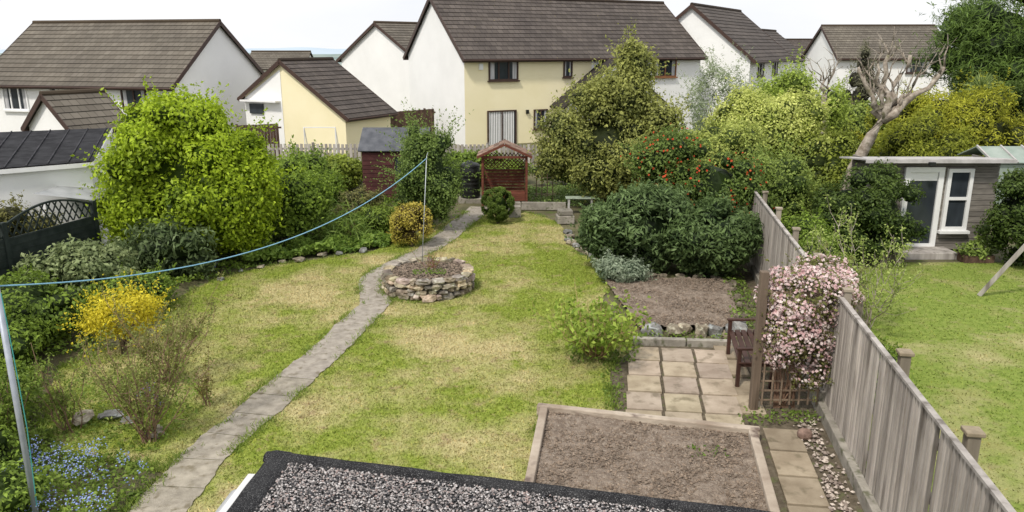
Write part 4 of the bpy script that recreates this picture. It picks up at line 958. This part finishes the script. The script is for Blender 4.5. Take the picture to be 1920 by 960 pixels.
bush('border_shrub','tall soft green shrub in the border','shrub',-6.0,23.0,2.0,1.1,1.1,6500,.1,((.07,.12,.02),(.26,.37,.06)),lobes=28,shoots=90,shootlen=.4)
bush('border_shrub','brownish green twiggy border shrub','shrub',-4.3,21.9,1.15,.9,.8,4200,.075,((.09,.1,.03),(.28,.27,.1)),lobes=24,shoots=50,core=True,shootlen=.3)
bush('border_shrub','low yellow green rounded shrub','shrub',-3.7,21.0,.8,.7,.6,2500,.07,((.09,.15,.02),(.3,.4,.07)),lobes=18,shoots=20)
bush('tall_shrub','tall narrow mid green shrub with feathery upright shoots','shrub',-2.3,21.6,3.2,.88,.85,12000,.075,((.06,.11,.03),(.26,.36,.09)),lobes=46,shoots=300,shootlen=.85,zb=.05)
bush('golden_privet','clipped golden variegated privet bush','shrub',-2.6,19.75,1.15,.55,.45,4600,.045,((.38,.34,.05),(.72,.6,.13)),lobes=36,shape='box',zb=.1,corecol=(.08,.06,.02),shoots=20,shootlen=.12)
bush('clipped_bush','tightly clipped round dark green topiary bush','shrub',-.42,22.5,1.1,.52,.5,15000,.033,((.06,.11,.015),(.24,.33,.06)),lobes=140,trunk=.03,lobesc=.85,var=.3,rag=.15)
bush('garden_hedge','loose green hedge in front of the picket fence','hedge',-8.2,29.5,.85,3.3,1.0,8000,.14,G_mid,lobes=60,shoots=20,shootlen=.2)
bush('garden_hedge','yellow green hedge beside the shed','hedge',-6.1,28.2,1.25,.9,.9,3500,.13,((.12,.18,.03),(.4,.48,.08)),lobes=24,shoots=20,shootlen=.3)
bush('garden_hedge','low green hedge behind the arbour','hedge',-1.5,29.5,1.1,2.6,.9,6000,.13,G_mid,lobes=44,shoots=30,shootlen=.25)
bush('garden_hedge','leafy green hedge behind the rear border','hedge',3.0,29,1.4,2.6,.9,6000,.13,((.07,.12,.03),(.28,.36,.08)),lobes=44,shoots=40)
bush('border_shrub','brownish climber foliage above the lattice fence','shrub',-11.0,16.6,1.95,1.3,.7,4200,.08,((.08,.085,.025),(.26,.25,.08)),lobes=30,shoots=110,core=True,shootlen=.35)
bush('border_shrub','small yellow green shrub beside the porch','shrub',-18.8,30,1.6,1.3,1.2,2500,.13,((.14,.18,.04),(.38,.44,.12)),lobes=20,z0=-.8)
bush('border_shrub','dark leafy shrub below the tall feathery shrub','shrub',-2.9,23.4,1.2,.7,.7,3000,.08,G_dk,lobes=20,shoots=20,shootlen=.2)
cover('ground_cover','mixed low green plants in the rear border',[(-.3,24.8),(2,24.8),(3.2,25.2),(3.4,28),(-1,28),(-.9,26.4),(.6,26.4)],6000,.45,.09,((.09,.15,.04),(.28,.38,.11)))
# right side
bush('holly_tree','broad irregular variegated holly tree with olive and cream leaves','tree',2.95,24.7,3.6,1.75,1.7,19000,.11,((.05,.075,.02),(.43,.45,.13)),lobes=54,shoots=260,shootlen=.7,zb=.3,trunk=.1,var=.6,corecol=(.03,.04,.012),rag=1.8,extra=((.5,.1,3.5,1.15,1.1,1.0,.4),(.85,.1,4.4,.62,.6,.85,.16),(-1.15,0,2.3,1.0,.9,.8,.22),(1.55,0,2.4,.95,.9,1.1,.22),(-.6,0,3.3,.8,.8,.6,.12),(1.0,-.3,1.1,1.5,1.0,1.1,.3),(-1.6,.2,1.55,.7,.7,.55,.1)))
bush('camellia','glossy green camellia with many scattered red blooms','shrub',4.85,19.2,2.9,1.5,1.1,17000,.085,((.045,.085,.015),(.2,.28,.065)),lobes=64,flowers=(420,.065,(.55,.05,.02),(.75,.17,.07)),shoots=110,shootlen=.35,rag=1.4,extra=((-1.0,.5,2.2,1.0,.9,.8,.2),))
bush('rhododendron','broad green rhododendron with drooping glossy leaves','shrub',3.0,17.6,1.95,1.5,1.1,12500,.13,((.045,.08,.028),(.2,.29,.11)),lobes=46,asp=.32,updir=.1,shoots=130,shootlen=.35,rag=1.4)
bush('rhododendron','dark green rounded rhododendron beside the fence','shrub',4.45,17.0,1.8,1.2,.95,9000,.12,((.04,.075,.025),(.17,.25,.085)),lobes=36,asp=.35,shoots=70,shootlen=.35,rag=1.3)
bush('silver_shrub','low silvery sage green leaved shrub','shrub',2.4,16.45,.6,.65,.4,2000,.1,((.17,.24,.15),(.45,.52,.38)),lobes=18,asp=.28,shoots=50,shootlen=.25)
bush('border_shrub','low grey leaved plants behind the edging stones','shrub',2.2,20.3,.6,.6,1.2,2600,.09,((.08,.13,.05),(.28,.34,.16)),lobes=22)
twiggy('hydrangea','leafy bright green hydrangea with tan bare stems','shrub',1.4,12.2,.98,1.05,50,5,2100,.1,((.15,.24,.025),(.46,.58,.11)),r=.008,scol=(1.7,1.8,1.5),bare=.5,asp=.6)
cover('ground_cover','leaves and weeds beneath the hydrangea',[(.9,11.9),(2.0,11.9),(2.4,13.2),(1.0,13.0)],700,.16,.06,((.09,.15,.02),(.28,.4,.08)))
for nm,pl_ in(('scattered weeds beside the paving and kerb',[(2.1,12.95),(3.9,12.9),(4.1,13.25),(2.3,13.3)]),('ferny weeds along the foot of the fence',[(3.1,9.75),(4.2,9.75),(4.3,10.2),(3.2,10.3)]),('weeds creeping over the left edge of the patio',[(1.3,9.9),(1.62,9.9),(1.8,12.6),(1.45,12.4)])):
    cover('weeds',nm,pl_,300,.1,.05,((.09,.15,.02),(.28,.4,.08)))
cover('weeds','green weeds at the edge of the soil bed',[(4.0,13.5),(4.6,13.5),(5.2,17),(4.7,17)],900,.2,.06,((.09,.15,.02),(.28,.4,.08)))
# neighbour right
bush('clipped_bush','large rounded dark green clipped laurel','shrub',8.45,18.3,2.35,1.35,1.1,15000,.08,G_dk,lobes=64,lobesc=.95,var=.4,shoots=80,shootlen=.2)
bush('clipped_bush','large rounded dark green clipped laurel beside the summerhouse','shrub',12.1,17.9,2.25,1.25,1.0,14000,.08,G_dk,lobes=64,lobesc=.95,var=.4,shoots=80,shootlen=.2)
bush('border_shrub','feathery light green shrub behind the fence','shrub',6.9,20.2,2.6,.95,1.0,7500,.08,((.09,.15,.03),(.34,.43,.1)),lobes=28,shoots=150,shootlen=.6)
bush('border_shrub','mid green leafy shrub against the fence','shrub',6.6,17.3,1.4,.7,1.0,4200,.08,G_mid,lobes=24,shoots=40)
bush('border_shrub','dense green shrub beside the slatted fence','shrub',6.1,15.0,1.3,.6,1.1,3600,.075,G_mid,lobes=22,shoots=60)
twiggy('apple_sapling','small open apple sapling with pale new leaves','tree',6.5,13.6,1.9,1.5,12,9,2800,.065,((.2,.28,.05),(.5,.58,.18)),r=.013,stemmat='greybark')
bush('border_shrub','low ferny green plants beyond the fence','shrub',5.35,10.9,.7,.55,1.3,2400,.07,G_mid,lobes=20,shoots=30,shootlen=.25)
bush('light_green_tree','broad bright yellow green variegated tree','tree',8.6,26.8,3.8,2.2,1.8,24000,.11,((.22,.3,.03),(.76,.80,.26)),lobes=56,shoots=160,shootlen=.5,zb=.3,trunk=.08,var=.7,corecol=(.08,.11,.02))
bush('light_green_tree','yellow green broadleaf tree behind the camellia','tree',6.2,23.6,3.1,1.5,1.3,14000,.09,((.14,.2,.03),(.52,.58,.15)),lobes=48,shoots=120,shootlen=.5,zb=.3,trunk=.07,corecol=(.06,.09,.02))
bush('light_green_tree','fresh green young tree with upright shoots','tree',11.2,31.5,4.1,2.1,1.6,13000,.13,((.14,.21,.03),(.46,.58,.11)),lobes=46,shoots=200,shootlen=.9,zb=.3,trunk=.08)
bush('willow_tree','grey green feathery willow beside the houses','tree',8.9,34.5,4.4,1.5,1.4,7000,.15,((.16,.22,.1),(.4,.46,.28)),lobes=34,asp=.22,shoots=220,shootlen=1.1,core=False,zb=.6,trunk=.07)
bush('golden_conifer','wide spreading golden green conifer','tree',15.8,28.0,3.6,3.3,2.2,32000,.14,((.11,.14,.012),(.52,.53,.06)),lobes=80,asp=.25,shoots=260,shootlen=.8,updir=.1,zb=.2,trunk=.1,var=.9,rag=1.4,corecol=(.04,.05,.01))
bush('golden_conifer','golden green conifer behind the summerhouse','tree',13.3,25.6,2.9,1.7,1.2,11000,.12,((.09,.12,.015),(.42,.46,.06)),lobes=46,asp=.3,shoots=120,zb=.2,trunk=.08,shootlen=.6)
bush('evergreen_shrub','low green shrub behind the summerhouse','shrub',10.0,25.8,2.6,1.8,1.2,9000,.12,((.08,.12,.02),(.36,.42,.07)),lobes=36,shoots=110,trunk=.08,shootlen=.6)
bush('golden_conifer','golden green hedge conifer at the garden end','tree',19.8,27.5,3.4,2.2,1.8,14000,.14,((.1,.12,.015),(.42,.45,.07)),lobes=50,asp=.3,shoots=120,zb=.2,trunk=.08,shootlen=.7)
bush('pine_tree','very large dark green pine tree with dense needles','tree',25.5,38,8.6,5.6,4.5,50000,.34,((.035,.07,.018),(.16,.25,.05)),lobes=100,asp=.13,shoots=400,shootlen=1.4,zb=1.2,trunk=.3,corecol=(.02,.035,.012),rag=1.3,extra=((-2.8,0,4.6,3.2,2.6,2.4,.22),))
bush('broadleaf_tree','dark green tree filling the garden end','tree',20.5,33.5,3.9,2.2,2,11000,.16,G_dk,lobes=46,shoots=90,trunk=.12)
bush('conifer_tree','grey brown feathery conifer by the houses','tree',18.2,42,5.0,1.3,1.3,7000,.16,((.08,.08,.05),(.26,.26,.16)),lobes=34,shape='cone',asp=.2,shoots=110,core=True,trunk=.1,shootlen=.6)
bush('garden_hedge','mixed green hedge behind the yellow green tree','hedge',15,35,2.6,6,1.2,14000,.16,((.08,.13,.03),(.32,.4,.09)),lobes=70,shoots=100)
# cordyline
t=thing('cordyline_palm','spiky green cordyline palm above the conifers','tree',(17.5,30,0))
MB().tube([(17.5,30,0),(17.5,30,3.4)],[.12,.09],8).build('trunk','bark',t)
rng=np.random.default_rng(91); n=110; u=unit(rng.normal(size=(n,3))+np.array([0,0,.6])); b=np.tile(np.array([17.5,30,3.4]),(n,1)); s=unit(np.cross(u,rng.normal(size=(n,3))))*.02
mid=b+u*.45; tip=b+u*.9-np.array([0,0,.15])
npmesh('crown',[(np.stack([b-s,b+s,mid+s,mid-s],1),lerpc((.14,.2,.05),(.38,.46,.16),rng.uniform(0,1,n))),(np.stack([mid-s,mid+s,tip],1),lerpc((.14,.2,.05),(.38,.46,.16),rng.uniform(0,1,n)))],'leaf',t)
# pollarded tree
def pollard(name,label,y,trunk,limbs,r0,seed,twigs=3):
    rng=np.random.default_rng(seed); t=thing(name,label,'tree',(trunk[0][0],y,0))
    mb=MB(); mb.tube([(p[0]+rng.normal()*.03,y,p[1]) for p in trunk],list(np.linspace(r0,r0*.7,len(trunk))),10); mb.build('trunk','greybark',t,smooth=True)
    fx,fz=trunk[-1]
    for (x,z,dy,r) in limbs:
        mb=MB()
        p0=np.array([fx,y,fz-.15]); p3=np.array([x,y+dy,z]); pts=[p0]
        for k in range(1,8): f=k/7; pts.append(p0+(p3-p0)*f+np.array([rng.normal()*.08,rng.normal()*.08,rng.normal()*.05-.1*math.sin(f*math.pi)*(1 if abs(x-fx)>.6 else .2)])*(1 if k<7 else 0))
        mb.tube(pts,[r*1.1*(1-.62*k/7)*rng.uniform(.9,1.12) for k in range(8)],8)
        for q in range(6):
            k=rng.integers(2,8); b=pts[k]; dd=unit(np.array([rng.normal()*.55,rng.normal()*.4,.9])); ln=rng.uniform(.25,.75); rb_=r*.42*(1-.4*k/7)
            m=b+dd*ln*.5+rng.normal(size=3)*.04; e=b+dd*ln+np.array([0,0,.06])
            mb.tube([b,m,e],[rb_,rb_*.75,rb_*.45],6)
            for w_ in range(twigs): d2=unit(dd+rng.normal(size=3)*.5); mb.tube([e-dd*ln*.1*w_,e+d2*rng.uniform(.2,.5)],[.012,.005],4)
        mb.build('limb','greybark',t,smooth=True)
pollard('pollarded_tree','leafless grey leaning pollarded tree with rough cut limbs',24.0,[(10.2,0),(10.5,1.4),(10.9,2.4),(11.2,3.0)],[(10.3,4.4,.1,.1),(11.2,4.75,.2,.12),(12.7,4.4,-.2,.12),(11.9,4.75,.3,.12),(10.75,4.5,-.2,.09),(12.2,4.1,.3,.09)],.2,5)
pollard('pollarded_tree','smaller leafless pollarded tree with stubby limbs',28.5,[(11.1,0),(11.1,2.2),(11.15,3.3)],[(10.95,4.0,.1,.07),(11.35,4.2,.1,.07)],.11,6,2)
